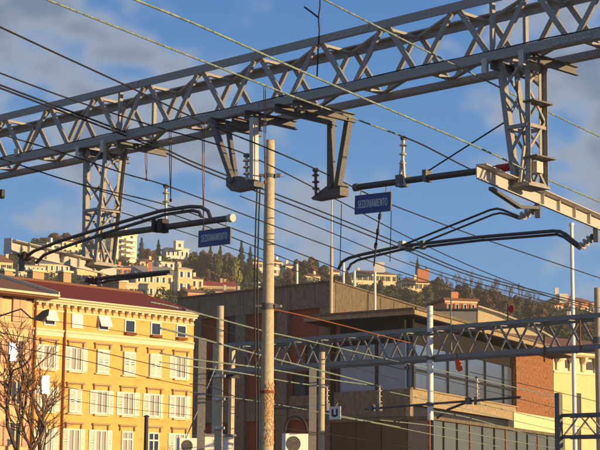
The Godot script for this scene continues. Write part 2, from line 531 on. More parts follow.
func yellow_building() -> void:
	var fd := Vector3(sin(deg_to_rad(44.7)), 0, -cos(deg_to_rad(44.7)))   # along the front, away to the right
	var fn := Vector3(-fd.z, 0, fd.x)                                     # out of the front
	if fn.z < 0: fn = -fn
	var c0 := flat(at_d(192.5, 400, 126))
	var XY := func(px: float, py: float) -> Vector3: return at_plane(px, py, c0, fn)
	var along := func(px: float, py := 380.0) -> float: return (XY.call(px, py) - c0).dot(fd)
	var hy := func(px: float, py: float) -> float: return XY.call(px, py).y
	var P := func(t: float, y: float, o := 0.0) -> Vector3: return c0 + fd * t + UP * y + fn * o
	var tl: float = along.call(31.0)
	var eave: float = hy.call(185.0, 318.5)
	var b := thing("apartment_building", "yellow plastered four storey building with red roof and white shutters", "building", c0)
	var depth := 12.0
	part("wall", MB.new().box(P.call(tl * 0.5, eave * 0.5, -depth * 0.5), fd, UP, fn, Vector3(-tl, eave, depth)), M.yellow, b)
	# roof
	var ridge_y: float = at_plane(120, 291.5, c0 - fn * 6.0, fn).y
	var rf := MB.new()
	var e1: Vector3 = P.call(tl - 0.1, eave + 0.36, 0.56)
	var e2: Vector3 = P.call(0.1, eave + 0.36, 0.56)
	var r1: Vector3 = P.call(tl - 0.1, ridge_y, -depth * 0.5)
	var r2: Vector3 = P.call(0.1, ridge_y, -depth * 0.5)
	var k1: Vector3 = P.call(tl - 0.1, eave + 0.36, -depth - 0.6)
	var k2: Vector3 = P.call(0.1, eave + 0.42, -depth - 0.6)
	rf.slab([e1, r1, k1], fd * (-tl + 0.2))
	var roof := part("roof", rf, M.roof_red, b)
	# rows of tiles running up the slope
	var nrib := 64
	for i in nrib:
		var t := lerpf(tl, 0.15, (i + 0.5) / nrib)
		part("tile_row", MB.new().bar(P.call(t, eave + 0.42, 0.56), P.call(t, ridge_y + 0.03, -depth * 0.5), 0.15, 0.07), M.roof_red, roof)
	part("ridge_cap", MB.new().tube([r1 + UP * 0.05, r2 + UP * 0.05], 0.16, 8), M.roof_brown, roof)
	for i in 5:
		var t := lerpf(tl + 2.5, -1.5, i / 4.0)
		var ch := part("chimney", MB.new().box(P.call(t, ridge_y - 0.2, -depth * 0.56), fd, UP, fn, Vector3(0.7 + 0.3 * (i % 2), 1.6 + 0.4 * (i % 3), 0.7)), M.trim_dull, roof)
		part("chimney_cap", MB.new().box(P.call(t, ridge_y + 0.65 + 0.2 * (i % 3), -depth * 0.56), fd, UP, fn, Vector3(0.95 + 0.3 * (i % 2), 0.14, 0.95)), M.trim, ch)
	# snow hooks / vents on the eave
	# cornice and consoles
	part("cornice", MB.new().profile(P.call(tl, eave + 0.02, 0.0), P.call(0.0, eave + 0.02, 0.0), [[0.0, 0.0], [0.36, 0.0], [0.36, 0.08], [0.5, 0.16], [0.5, 0.34], [0.0, 0.34]], UP, fn), M.trim, b)
	part("frieze", MB.new().box(P.call(tl * 0.5, eave - 0.42, 0.03), fd, UP, fn, Vector3(-tl - 0.01, 0.1, 0.06)), M.trim, b)
	var nc := 24
	for i in nc:
		var t := lerpf(tl + 0.3, -0.3, float(i) / (nc - 1))
		part("console", MB.new().profile(P.call(t - 0.11, eave + 0.0, 0.005), P.call(t + 0.11, eave + 0.0, 0.005), [[0.0, 0.0], [0.34, 0.0], [0.34, -0.1], [0.16, -0.2], [0.08, -0.34], [0.0, -0.34]], UP, fn), M.trim, b)
	var gut := part("gutter", MB.new().tube([P.call(tl - 0.1, eave + 0.36, 0.6), P.call(0.08, eave + 0.36, 0.6)], 0.07, 8), M.trim, b)
	gut.set_meta("label", "pale gutter along the eave")
	# string course
	var sc: float = hy.call(181.0, 344.5)
	part("string_course", MB.new().profile(P.call(tl, sc, 0.0), P.call(0.0, sc, 0.0), [[0.0, -0.25], [0.06, -0.25], [0.06, 0.05], [0.12, 0.1], [0.12, 0.22], [0.0, 0.22]], UP, fn), M.trim, b)
	# drain pipes
	for px in [32.0, 62.0]:
		var t: float = along.call(px)
		part("drain_pipe", MB.new().tube([P.call(t + 0.06, eave - 0.1, 0.12), P.call(t + 0.06, 0.0, 0.12)], 0.065, 8), M.rust, b)
	# windows
	var cols := [47.5, 75.0, 101.8, 128.3, 154.3, 180.0]
	var ys := [hy.call(180.0, 331.5), hy.call(180.0, 367.5), hy.call(180.0, 407.0), hy.call(180.0, 445.0)]
	for ci in 6:
		var t: float = along.call(cols[ci])
		# attic
		var ca: Vector3 = P.call(t, ys[0], 0.0)
		window_at(b, ca, fd, fn, 0.95, 0.95, M.white_paint, M.glass, false, 0.05)
		if ci == 0 or ci == 2:
			part("awning_blind", MB.new().slab([P.call(t - 0.5, ys[0] + 0.52, 0.08), P.call(t + 0.5, ys[0] + 0.52, 0.08), P.call(t + 0.5, ys[0] - 0.22, 0.42), P.call(t - 0.5, ys[0] - 0.22, 0.42)], Vector3(0, 0.02, 0) + fn * 0.02), M.shutter, b)
		elif ci == 1:
			part("roller_blind", MB.new().box(P.call(t, ys[0], 0.09), fd, UP, fn, Vector3(0.94, 0.96, 0.03)), M.shutter, b)
		else:
			part("flower_box", MB.new().box(P.call(t, ys[0] - 0.52, 0.16), fd, UP, fn, Vector3(0.9, 0.2, 0.2)), M.rust, b)
		for ri in range(1, 4):
			var y: float = ys[ri]
			var hh := 1.6
			var c: Vector3 = P.call(t, y, 0.0)
			var wn := window_at(b, c, fd, fn, 1.0, hh, M.white_paint, M.glass_curtain if (ri * 2 + ci) % 5 != 0 else M.glass, true, 0.06)
			if ri == 3 and (ci == 3 or ci == 4):
				part("transom", MB.new().box(P.call(t, y + 0.25, 0.05), fd, UP, fn, Vector3(0.85, 0.1, 0.1)), M.white_paint, wn)
			# hood
			var hood := part("hood", MB.new().profile(P.call(t - 0.75, y + hh * 0.5 + 0.3, 0.0), P.call(t + 0.75, y + hh * 0.5 + 0.32, 0.0), [[0.0, 0.0], [0.12, 0.0], [0.2, 0.06], [0.2, 0.13], [0.0, 0.16]], UP, fn), M.trim_dull, b)
			for s in [-1.0, 1.0]:
				part("bracket", MB.new().box(P.call(t + s * 0.64, y + hh * 0.5 + 0.16, 0.07), fd, UP, fn, Vector3(0.12, 0.27, 0.14)), M.trim_dull, hood)
			part("sill", MB.new().box(P.call(t, y - hh * 0.5 - 0.08, 0.09), fd, UP, fn, Vector3(1.3, 0.11, 0.2)), M.trim, b)
			# shutters
			var closed: bool = (ri == 1 and (ci == 2 or ci == 3 or ci == 4)) or (ri == 2 and ci == 1)
			if ri == 3 and (ci == 3 or ci == 4): continue
			for s in [-1.0, 1.0]:
				var sh := group_part("shutter", b)
				var sw := 0.5
				var sc2: Vector3
				var sx := fd
				var so := fn
				if closed:
					sc2 = P.call(t + s * 0.26, y, 0.13)
				else:
					var ang: float = s * deg_to_rad(6.0 + 14.0 * rng.randf())
					sx = fd.rotated(UP, ang)
					so = fn.rotated(UP, ang)
					sc2 = P.call(t + s * 0.52, y, 0.11) + sx * s * sw * 0.5
				var fr := MB.new()
				for q in [-1.0, 1.0]:
					fr.box(sc2 + sx * q * (sw * 0.5 - 0.045), sx, UP, so, Vector3(0.08, hh, 0.05))
					fr.box(sc2 + UP * q * (hh * 0.5 - 0.05), sx, UP, so, Vector3(sw - 0.172, 0.1, 0.046))
				fr.box(sc2, sx, UP, so, Vector3(sw - 0.172, 0.1, 0.046))
				part("frame", fr, M.shutter, sh)
				var sl := MB.new()
				for q in 16:
					if q == 7 or q == 8: continue
					var yy := -hh * 0.5 + 0.13 + (hh - 0.26) * q / 15.0
					sl.box(sc2 + UP * yy, sx, (UP + so * 0.6).normalized(), (so - UP * 0.6).normalized(), Vector3(sw - 0.175, 0.075, 0.012))
				part("louvres", sl, M.shutter, sh).set_meta("kind", "stuff")
	# a sash standing ajar on the second floor mirrors the low sun
	for g in [[43.5, 385.0], [11.0, 352.0]]:
		var gp: Vector3 = XY.call(g[0], g[1]) + fn * 0.22
		var nn := ((EYE - gp).normalized() + SUN).normalized()
		var rx := UP.cross(nn).normalized()
		var ry := nn.cross(rx)
		var gl := MB.new().box(gp, rx, ry, nn, Vector3(0.5, 1.15, 0.02))
		var fr := MB.new()
		for s in [-1.0, 1.0]:
			fr.box(gp + rx * s * 0.28, rx, ry, nn, Vector3(0.06, 1.27, 0.05))
			fr.box(gp + ry * s * 0.605, rx, ry, nn, Vector3(0.5, 0.06, 0.046))
		if g[0] > 20.0:
			var sash := group_part("open_sash", b)
			part("frame", fr, M.white_paint, sash)
			part("pane", gl, M.glass, sash)
		else:
			nb_sash = [gl, fr]
	# ---- neighbour on the left, same street line
	var t2: float = along.call(-30.0)
	var n0: float = tl - 0.02
	var ev2: float = hy.call(20.0, 299.0)
	var nb := thing("town_house", "beige town house with pink shutters left of the yellow building", "building", P.call(n0, 0.0))
	part("wall", MB.new().box(P.call((t2 + n0) * 0.5, ev2 * 0.5, -depth * 0.5 - 0.05), fd, UP, fn, Vector3(n0 - t2, ev2, depth)), M.beige, nb)
	var sr := MB.new()
	sr.slab([P.call(t2, ev2 + 0.1, 1.3), P.call(t2, ev2 + 0.35, 1.3), P.call(t2, ev2 + 2.3, -depth * 0.5), P.call(t2, ev2 + 0.1, -depth * 0.5)], fd * (n0 - t2 + 1.1))
	var nr := part("roof", sr, M.roof_brown, nb)
	part("verge_board", MB.new().bar(P.call(n0 + 1.14, ev2 + 0.45, 1.3), P.call(n0 + 1.14, ev2 + 2.4, -depth * 0.5), 0.08, 0.24), M.trim, nr)
	part("gutter", MB.new().tube([P.call(t2, ev2 + 0.3, 1.4), P.call(n0 + 1.1, ev2 + 0.3, 1.4)], 0.09, 8), M.trim, nr)
	part("string_course", MB.new().box(P.call((t2 + n0) * 0.5, hy.call(20.0, 326.0), 0.0), fd, UP, fn, Vector3(n0 - t2 - 0.01, 0.3, 0.12)), M.trim_dull, nb)
	part("open_sash_frame", nb_sash[1], M.white_paint, nb)
	part("open_sash_pane", nb_sash[0], M.glass, nb)
	for px in [16.5, -8.0]:
		var t: float = along.call(px)
		for py in [310.0, 352.0, 393.0, 434.0]:
			var y: float = hy.call(20.0, py)
			window_at(nb, P.call(t, y, 0.0), fd, fn, 1.0, 1.6, M.trim, M.glass, true, 0.03)
			for s in [-1.0, 1.0]:
				var shut: float = 0.27 if py < 320.0 else 0.8
				part("shutter", MB.new().box(P.call(t + s * shut, y, 0.08), fd, UP, fn, Vector3(0.5, 1.6, 0.05)), M.shutter_pink, nb)

# directions of the tracks and the gantries
var TD := Vector3(sin(deg_to_rad(24.0)), 0, -cos(deg_to_rad(24.0)))
var UD := Vector3(-sin(deg_to_rad(45.6)), 0, -cos(deg_to_rad(45.6)))

func concrete_building() -> void:
	var un := Vector3(-UD.z, 0, UD.x)      # out of the u faces, toward the camera
	if un.z < 0: un = -un
	var tn := Vector3(-TD.z, 0, TD.x)
	if tn.x < 0: tn = -tn
	var c := flat(at_d(410, 390, 130))
	var UU := func(px: float, py := 380.0) -> float: return (at_plane(px, py, c, un) - c).dot(UD)
	var TT := func(px: float, py := 390.0) -> float: return (at_plane(px, py, c, tn) - c).dot(TD)
	var cy := func(py: float) -> float: return at_d(410, py, 130).y
	var b := thing("office_building", "weathered concrete and brick building with blue ribbon glazing and overhanging flat roof", "building", c)
	var uL: float = UU.call(334.0)
	var tG: float = TT.call(516.0)
	var tB: float = TT.call(553.0)
	var y_sl: float = cy.call(316.0)
	var y_gb: float = cy.call(388.5)
	var y_sp: float = cy.call(404.0)
	var y_rc: float = cy.call(416.0)
	var PU := func(s: float, y: float, o := 0.0) -> Vector3: return c + UD * s + UP * y + un * o
	var PT := func(s: float, y: float, o := 0.0) -> Vector3: return c + TD * s + UP * y + tn * o
	# core of the wing: a parallelogram prism set back behind the skin
	var core := func(y0: float, y1: float, back: float, ulen: float, tlen: float) -> MB:
		var i0: Vector3 = c - (un + tn) * back
		var a := i0 + UD * ulen
		var e := i0 + TD * tlen
		var d: Vector3 = a + e - i0
		return MB.new().slab([i0 + UP * y0, a + UP * y0, d + UP * y0, e + UP * y0], UP * (y1 - y0))
	part("core", core.call(0.0, y_sl - 0.02, 0.9, uL - 0.5, tB - 1.2), M.brick_dark, b)
	# spandrel bands
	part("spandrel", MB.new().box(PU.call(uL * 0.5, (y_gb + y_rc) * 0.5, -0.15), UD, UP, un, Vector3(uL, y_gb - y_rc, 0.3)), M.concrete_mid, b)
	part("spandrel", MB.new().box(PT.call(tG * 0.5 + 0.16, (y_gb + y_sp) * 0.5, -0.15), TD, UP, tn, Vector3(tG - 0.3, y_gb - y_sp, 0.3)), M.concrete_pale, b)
	part("sill_edge", MB.new().box(PT.call(tG * 0.5 + 0.2, y_gb + 0.05, -0.1), TD, UP, tn, Vector3(tG + 0.4, 0.1, 0.5)), M.concrete_pale, b)
	part("corner_pier", MB.new().box(PT.call(0.2, (y_sp + y_rc) * 0.5, -0.12), TD, UP, tn, Vector3(0.6, y_sp - y_rc - 0.004, 0.36)), M.concrete_pale, b)
	# recess strip window under the T spandrel
	part("strip_window", MB.new().box(PT.call(tG * 0.5 + 0.5, (y_sp + y_rc) * 0.5 - 0.3, -0.48), TD, UP, tn, Vector3(tG, y_sp - y_rc + 0.6, 0.05)), M.glass_dark, b)
	# ribbon glazing: panes and mullions
	var y_so: float = cy.call(341.0)
	part("shade_panel", MB.new().box(PU.call(uL * 0.5, (y_so + y_sl) * 0.5 - 0.01, -0.6), UD, UP, un, Vector3(uL - 0.3, y_sl - y_so - 0.02, 0.2)), M.painted_shade, b)  # added dark panel: shade under the overhang painted as colour
	part("shade_panel", MB.new().box(PT.call(tB * 0.5, (y_so + y_sl) * 0.5 - 0.01, -0.6), TD, UP, tn, Vector3(tB - 0.3, y_sl - y_so - 0.02, 0.2)), M.painted_shade, b)  # same painted shade along the track-side face
	var top := y_so
	var us := [uL, UU.call(372.0), 0.0]
	for i in 2:
		var s0: float = us[i]
		var s1: float = us[i + 1]
		part("pane", MB.new().box(PU.call((s0 + s1) * 0.5, (y_gb + top) * 0.5, -0.45), UD, UP, un, Vector3(s0 - s1 - 0.16, top - y_gb, 0.05)), M.glass_matt, b)
	for s in us:
		part("mullion", MB.new().box(PU.call(s - (0.12 if s > 0.1 else -0.0), (y_gb + top) * 0.5, -0.42), UD, UP, un, Vector3(0.24, top - y_gb, 0.2)), M.black, b)
	var ts := [0.0]
	for px in [433.0, 452.0, 471.0, 489.0, 507.0, 516.0]: ts.append(TT.call(px))
	var y_tr := y_gb + (top - y_gb) * 0.44
	for i in ts.size() - 1:
		var s0: float = ts[i]
		var s1: float = ts[i + 1]
		part("pane", MB.new().box(PT.call((s0 + s1) * 0.5, (y_gb + y_tr) * 0.5, -0.4), TD, UP, tn, Vector3(s1 - s0 - 0.12, y_tr - y_gb - 0.1, 0.05)), M.glass_blue, b)
		part("pane", MB.new().box(PT.call((s0 + s1) * 0.5, (y_tr + top) * 0.5, -0.4), TD, UP, tn, Vector3(s1 - s0 - 0.12, top - y_tr - 0.1, 0.05)), M.glass_blue, b)
		part("mullion", MB.new().box(PT.call(s1, (y_gb + top) * 0.5, -0.36), TD, UP, tn, Vector3(0.2, top - y_gb, 0.2)), M.black, b)
	part("transom", MB.new().box(PT.call(tG * 0.5, y_tr, -0.36), TD, UP, tn, Vector3(tG, 0.2, 0.16)), M.black, b)
	# brick end wall
	part("brick_wall", MB.new().box(PT.call((tG + tB) * 0.5, (y_gb + top) * 0.5 - 0.2, -0.2), TD, UP, tn, Vector3(tB - tG, top - y_gb + 0.4, 0.5)), M.brick, b)
	part("brick_wall_top", MB.new().box(PT.call((tG + tB) * 0.5, (top + y_sl) * 0.5 - 0.2, -0.21), TD, UP, tn, Vector3(tB - tG - 0.02, y_sl - top + 0.36, 0.46)), M.brick, b)
	part("brick_wall_base", MB.new().box(PT.call((tG + tB) * 0.5 - 0.4, (y_gb - 0.4 + y_rc) * 0.5, -0.15), TD, UP, tn, Vector3(tB - tG + 1.4, y_gb - 0.4 - y_rc, 0.55)), M.cream, b)
	part("brick_wall_foot", MB.new().box(PT.call((tG + tB) * 0.5, y_rc * 0.5, -0.22), TD, UP, tn, Vector3(tB - tG, y_rc, 0.5)), M.brick, b)
	# roof slab with overhang
	var o := 2.0
	var i0 := c + (un + tn) * o * 0.62
	var a0 := c + un * o + UD * (uL + 1.4)
	var e0 := c + tn * o + TD * (tB + 1.2)
	var roof := part("roof_slab", MB.new().slab([i0 + UP * y_sl, a0 + UP * y_sl, a0 + (e0 - i0) + UP * y_sl, e0 + UP * y_sl], UP * 0.34), M.concrete_pale, b)
	var inn := (un + tn) * 0.22
	part("shade_lining", MB.new().slab([i0 - inn + UP * (y_sl - 0.05), a0 - un * 0.2 + UP * (y_sl - 0.05), a0 + (e0 - i0) + UP * (y_sl - 0.05), e0 - tn * 0.2 + UP * (y_sl - 0.05)], UP * 0.045), M.painted_shade, roof)  # added dark sheet below the slab, its colour stands in for shade
	part("roof_edge", MB.new().bar(a0 + UP * (y_sl + 0.42), i0 + UP * (y_sl + 0.42), 0.3, 0.16), M.concrete, roof)
	part("roof_edge", MB.new().bar(i0 + UP * (y_sl + 0.42), e0 + UP * (y_sl + 0.42), 0.3, 0.16), M.concrete, roof)
	# upper block; its corner stands back on the slab
	var d1 := 138.5
	var k := flat(at_d(332, 300, d1))
	var hb: float = at_d(332, 282, d1).y
	var UK := func(px: float, py := 340.0) -> float: return (at_plane(px, py, k, un) - k).dot(UD)
	var PK := func(s: float, y: float, o2 := 0.0) -> Vector3: return k + UD * s + UP * y + un * o2
	var ul: float = UK.call(178.0)
	var tl := 33.0
	var y_bd: float = at_d(332, 306.5, d1).y
	var ki := k - un * 0.4
	var upper := MB.new().slab([ki + UP * (y_sl + 0.3), ki + UD * ul + UP * (y_sl + 0.3), ki + UD * ul + TD * 19.0 + UP * (y_sl + 0.3), k + TD * tl + UP * (y_sl + 0.3)], UP * (hb - y_sl - 0.3))
	part("parapet_block", upper, M.concrete, b)
	part("parapet_band", MB.new().box(PK.call(ul * 0.5, (hb + y_bd) * 0.5, -0.1), UD, UP, un, Vector3(ul, hb - y_bd - 0.01, 0.5)), M.concrete_mid, b)
	part("coping", MB.new().bar(PK.call(ul, hb + 0.06, 0.05), PK.call(-0.1, hb + 0.06, 0.05), 0.5, 0.12), M.concrete, b)
	part("coping", MB.new().bar(k + UP * (hb + 0.064), k + TD * tl + UP * (hb + 0.064), 0.5, 0.12), M.concrete, b)
	# panel ribs on the parapet's lit face
	for i in 9:
		var s := 0.8 + i * 3.2
		part("rib", MB.new().box(k + TD * s + UP * ((y_sl + hb) * 0.5 + 0.1) + tn * 0.06, TD, UP, tn, Vector3(0.16, hb - y_sl - 0.5, 0.16)), M.concrete, b)
	for i in 6:
		var s: float = ul * (0.1 + 0.15 * i)
		part("rib", MB.new().box(PK.call(s, (y_bd + hb) * 0.5, 0.15), UD, UP, un, Vector3(0.14, hb - y_bd - 0.3, 0.12)), M.concrete_mid, b)
	# brick front of the left part
	part("brick_front", MB.new().box(PK.call(ul * 0.5 + 0.3, y_bd * 0.5, -1.2), UD, UP, un, Vector3(ul - 0.6, y_bd - 0.02, 2.0)), M.brick_dark, b)
	for px in [198.0, 242.0, 284.0, 327.0]:
		part("pilaster", MB.new().box(PK.call(UK.call(px), y_bd * 0.5, -0.02), UD, UP, un, Vector3(1.2, y_bd - 0.04, 0.5)), M.concrete_mid, b)
	var yb: float = at_plane(225, 411, k, un).y
	part("floor_band", MB.new().box(PK.call(ul * 0.5, yb, -0.1), UD, UP, un, Vector3(ul, 1.9, 0.3)), M.concrete_mid, b)
	for w in [[231.0, 334.0, 1.1, 3.2], [214.0, 384.0, 1.8, 2.2], [231.0, 384.0, 0.9, 2.8], [312.0, 372.0, 1.8, 4.4], [225.0, 436.0, 2.2, 1.8], [300.0, 388.0, 2.0, 2.6]]:
		var p: Vector3 = at_plane(w[0], w[1], k, un)
		window_at(b, PK.call((p - k).dot(UD), p.y, -0.2), UD, un, w[2], w[3], M.black, M.glass_dark, false, 0.04)
	# lower canopy and graffiti band in front of the ground floor
	var yl: float = at_d(400, 417, 121).y
	var lc := c + (un + tn) * 5.4
	var lo := MB.new().slab([lc + UP * yl, lc + UD * 10.0 + UP * yl, lc + UD * 10.0 - un * 5.0 + UP * yl, c + UP * yl, lc + TD * 37.0 - tn * 5.0 + UP * yl, lc + TD * 37.0 + UP * yl], UP * 0.25)
	var can := part("lower_canopy", lo, M.concrete, b)
	can.set_meta("label", "low concrete canopy along the ground floor")
	for i in 12:
		var s := 0.1 + i * 3.0
		part("graffiti_panel", MB.new().box(lc + TD * (s + 1.5) - tn * 0.3 + UP * (yl * 0.5), TD, UP, tn, Vector3(2.8, yl, 0.08)), M.glass_graffiti, can)
		part("panel_post", MB.new().box(lc + TD * s - tn * 0.26 + UP * (yl * 0.5), TD, UP, tn, Vector3(0.16, yl, 0.2)), M.brick if i % 3 == 0 else M.black, can)
	for i in 4:
		part("graffiti_panel", MB.new().box(lc + UD * (i * 2.5 + 1.25) - un * 0.3 + UP * (yl * 0.5), UD, UP, un, Vector3(2.4, yl, 0.08)), M.glass_graffiti if i < 1 else M.glass_dark, can)

func house(called: String, label: String, x0: float, x1: float, eave_py: float, base_py: float, wall: Material, roofm: Material, kind: String, floors: int, ncol: int, turn := 24.0, dist := -1.0, roof_px := 4.0, wm: Material = null) -> Node3D:
	var bp := hill_hit((x0 + x1) * 0.5, base_py) if dist < 0.0 else at_d((x0 + x1) * 0.5, base_py, dist)
	var d := -bp.z
	var r := Vector3(cos(deg_to_rad(turn)), 0, -sin(deg_to_rad(turn)))
	var o := Vector3(sin(deg_to_rad(turn)), 0, cos(deg_to_rad(turn)))
	var w := (x1 - x0) * d / F / cos(deg_to_rad(turn)) * 0.82
	var dep := maxf(w * 0.55, 6.0)
	if dist < 0.0: dep = minf(dep, 9.0)
	var top := at_d((x0 + x1) * 0.5, eave_py, d).y
	var hgt := top - bp.y
	var foot := bp.y - 5.0 if dist < 0.0 else 0.0
	var b := thing(called, label, "building", Vector3(bp.x, bp.y, bp.z), "houses on the hillside" if dist < 0 else "")
	var P := func(a: float, y: float, f := 0.0) -> Vector3: return Vector3(bp.x, 0, bp.z) + r * a + UP * y + o * f
	part("wall", MB.new().box(P.call(0.0, (foot + top) * 0.5, -dep * 0.5), r, UP, o, Vector3(w, top - foot, dep)), wall, b)
	var rh := roof_px * d / F
	if kind == "flat":
		part("roof", MB.new().box(P.call(0.0, top + 0.15, -dep * 0.5), r, UP, o, Vector3(w + 0.5, 0.3, dep + 0.5)), roofm, b)
	elif kind == "gable":
		part("roof", MB.new().slab([P.call(-w * 0.5 - 0.4, top, 0.5), P.call(-w * 0.5 - 0.4, top + rh, -dep * 0.5), P.call(-w * 0.5 - 0.4, top, -dep - 0.5)], r * (w + 0.8)), roofm, b)
	else:
		var q := MB.new()
		var e := 0.5
		var A: Vector3 = P.call(-w * 0.5 - e, top, e)
		var B2: Vector3 = P.call(w * 0.5 + e, top, e)
		var C2: Vector3 = P.call(w * 0.5 + e, top, -dep - e)
		var D: Vector3 = P.call(-w * 0.5 - e, top, -dep - e)
		var g := minf(dep, w) * 0.45
		var R1: Vector3 = P.call(-w * 0.5 + g, top + rh, -dep * 0.5)
		var R2: Vector3 = P.call(w * 0.5 - g, top + rh, -dep * 0.5)
		q.quad(A, B2, R2, R1, o + UP)
		q.tri(B2, C2, R2, r + UP)
		q.quad(C2, D, R1, R2, -o + UP)
		q.tri(D, A, R1, -r + UP)
		q.quad(A, B2, C2, D, -UP)
		part("roof", q, roofm, b)
	var fh := hgt / floors
	var cw := w / ncol
	for fl in floors:
		for ci in ncol:
			var wp: Vector3 = P.call(-w * 0.5 + cw * (ci + 0.5), bp.y + fh * (fl + 0.52), 0.0)
			window_at(b, wp, r, o, minf(cw * 0.42, 1.3), minf(fh * 0.55, 1.7), wm if wm else M.trim, M.glass, false, 0.08)
	part("cornice", MB.new().box(P.call(0.0, top - 0.12, 0.06), r, UP, o, Vector3(w + 0.1, 0.24, 0.14)), M.trim, b)
	var shm: Material = [M.shutter, M.roof_brown, M.leaf_dark, M.trim_dull][int(absf(x0)) % 4]
	for wn in b.get_children():
		if not String(wn.name).begins_with("window") or (int(absf(x0)) % 5 == 0): continue
		var pa: MeshInstance3D = wn.get_child(1)
		var ab := pa.mesh.get_aabb()
		var wc: Vector3 = b.position + ab.get_center()
		var ww := minf(cw * 0.42, 1.3)
		for sd in [-1.0, 1.0]:
			if rng.randf() < 0.15: continue
			part("shutter", MB.new().box(wc + r * sd * ww * 0.72 + o * 0.08, r, UP, o, Vector3(ww * 0.42, minf(fh * 0.55, 1.7), 0.05)), shm, wn)
	for q in 1 + int(w / 9.0):
		var cp: Vector3 = P.call((rng.randf() - 0.5) * w * 0.7, top + rh * 0.5 + 0.5, -dep * (0.35 + 0.3 * rng.randf()))
		part("chimney", MB.new().box(cp, r, UP, o, Vector3(0.8, 1.6 + rh * 0.6, 0.8)), wall, b)
	# windows of the left side
	if dep > 5.0 and dist < 0.0:
		for fl in floors:
			for s in 2:
				window_at(b, P.call(-w * 0.5, bp.y + fh * (fl + 0.52), -dep * (0.3 + 0.4 * s)), o, -r, 0.9, minf(fh * 0.5, 1.4), wm if wm else M.trim, M.glass, false, 0.06)
	return b

func chimney_on(b: Node3D, px: float, py0: float, py1: float, wpx: float, m: Material) -> void:
	var d := -b.position.z - 3.0
	var p0 := at_d(px, py1, d)
	var p1 := at_d(px, py0, d)
	var w := wpx * d / F
	part("chimney", MB.new().box((p0 + p1) * 0.5 - UP * 0.6, Vector3.RIGHT, UP, Vector3.BACK, Vector3(w, p1.y - p0.y + 1.2, w)), m, b)

func background_buildings() -> void:
	# pale yellow block at the right edge
	var fd := Vector3(sin(deg_to_rad(50.0)), 0, -cos(deg_to_rad(50.0)))
	var fn := Vector3(-fd.z, 0, fd.x)
	if fn.z < 0: fn = -fn
	var c0 := flat(at_d(554, 400, 172))
	var P := func(t: float, y: float, o := 0.0) -> Vector3: return c0 + fd * t + UP * y + fn * o
	var X := func(px: float, py: float) -> Vector3: return at_plane(px, py, c0, fn)
	var ev: float = X.call(560.0, 372.0).y
	var b := thing("station_house", "pale yellow house with white bracketed cornice and brown roof beside the brick wall", "building", c0)
	part("wall", MB.new().box(P.call(10.0, ev * 0.5, -6.0), fd, UP, fn, Vector3(20.0, ev, 12.0)), M.cream_yellow, b)
	part("cornice", MB.new().profile(P.call(-0.3, ev + 1.6, 0.0), P.call(20.2, ev + 1.6, 0.0), [[0.0, 0.0], [0.6, 0.0], [0.9, 0.16], [0.9, 0.4], [0.0, 0.4]], UP, fn), M.trim, b)
	part("attic", MB.new().box(P.call(10.0, ev + 0.8, -6.0), fd, UP, fn, Vector3(20.0, 1.6, 11.9)), M.trim, b)
	part("moulding", MB.new().box(P.call(10.0, ev, 0.06), fd, UP, fn, Vector3(20.1, 0.2, 0.14)), M.trim, b)
	part("roof", MB.new().slab([P.call(-0.4, ev + 2.02, 1.1), P.call(-0.4, ev + 4.2, -6.0), P.call(-0.4, ev + 2.02, -13.1)], fd * 20.8), M.roof_brown, b)
	for i in 10:
		part("bracket", MB.new().profile(P.call(0.35 + i * 1.9, ev + 1.6, -0.02), P.call(0.75 + i * 1.9, ev + 1.6, -0.02), [[0.0, 0.0], [0.6, 0.0], [0.55, -0.4], [0.2, -0.7], [0.16, -1.4], [0.0, -1.4]], UP, fn), M.trim, b)
	for px in [577.0, 601.0]:
		for py in [405.0, 441.0]:
			var p: Vector3 = X.call(px, py)
			window_at(b, p, fd, fn, 1.25, 2.5, M.trim, M.glass_dark if px < 590.0 else M.rust, false, 0.05)
	for px in [569.0, 590.0]:
		var p: Vector3 = X.call(px, 376.0)
		part("attic_opening", MB.new().box(P.call((p - c0).dot(fd), ev + 0.85, -0.02), fd, UP, fn, Vector3(0.95, 0.8, 0.1)), M.glass_dark, b)
	# cream gable behind the roof slab
	var g := thing("annex", "cream rendered annex with sloping top edge behind the flat roof", "building", flat(at_d(515, 340, 186)))
	var gy := 0.0
	var pts := []
	for q in [[478.0, 307.0], [500.0, 314.0], [520.0, 322.0], [540.0, 331.0], [552.0, 338.0], [556.0, 346.0]]:
		pts.append(at_d(q[0], q[1], 186))
	var q0: Vector3 = pts[5]
	var q1: Vector3 = pts[0]
	pts.append(flat(q0))
	pts.append(flat(q1))
	part("wall", MB.new().slab(pts, Vector3(-3.0, 0, -9.0)), M.cream, g)
	for i in 5:
		part("coping", MB.new().bar(pts[i] + Vector3(0, 0.08, 0.1), pts[i + 1] + Vector3(0, 0.08, 0.1), 0.5, 0.16), M.trim, g)
	var dk := thing("dark_shed", "dark grey flat shed beside the cream annex wall", "shed", flat(at_d(459, 320, 182)))
	var dp0 := at_d(437, 309.5, 182)
	var dp1 := at_d(477, 309.5, 182)
	part("wall", MB.new().box(Vector3((dp0.x + dp1.x) * 0.5, dp0.y * 0.5, -186.0), Vector3.RIGHT, UP, Vector3.BACK, Vector3(dp1.x - dp0.x, dp0.y, 6.0)), M.roof_grey, dk)
	part("roof", MB.new().box(Vector3((dp0.x + dp1.x) * 0.5, dp0.y + 0.1, -186.0), Vector3.RIGHT, UP, Vector3.BACK, Vector3(dp1.x - dp0.x + 0.4, 0.2, 6.4)), M.black, dk)
	var ob := house("orange_house", "orange house with pale window strips above the dark shed", 441, 481, 301, 316, M.orange_wall, M.roof_brown, "flat", 1, 4, 14, 205.0, 2.0)
	ob.set_meta("group", "")
	ob.remove_meta("group")

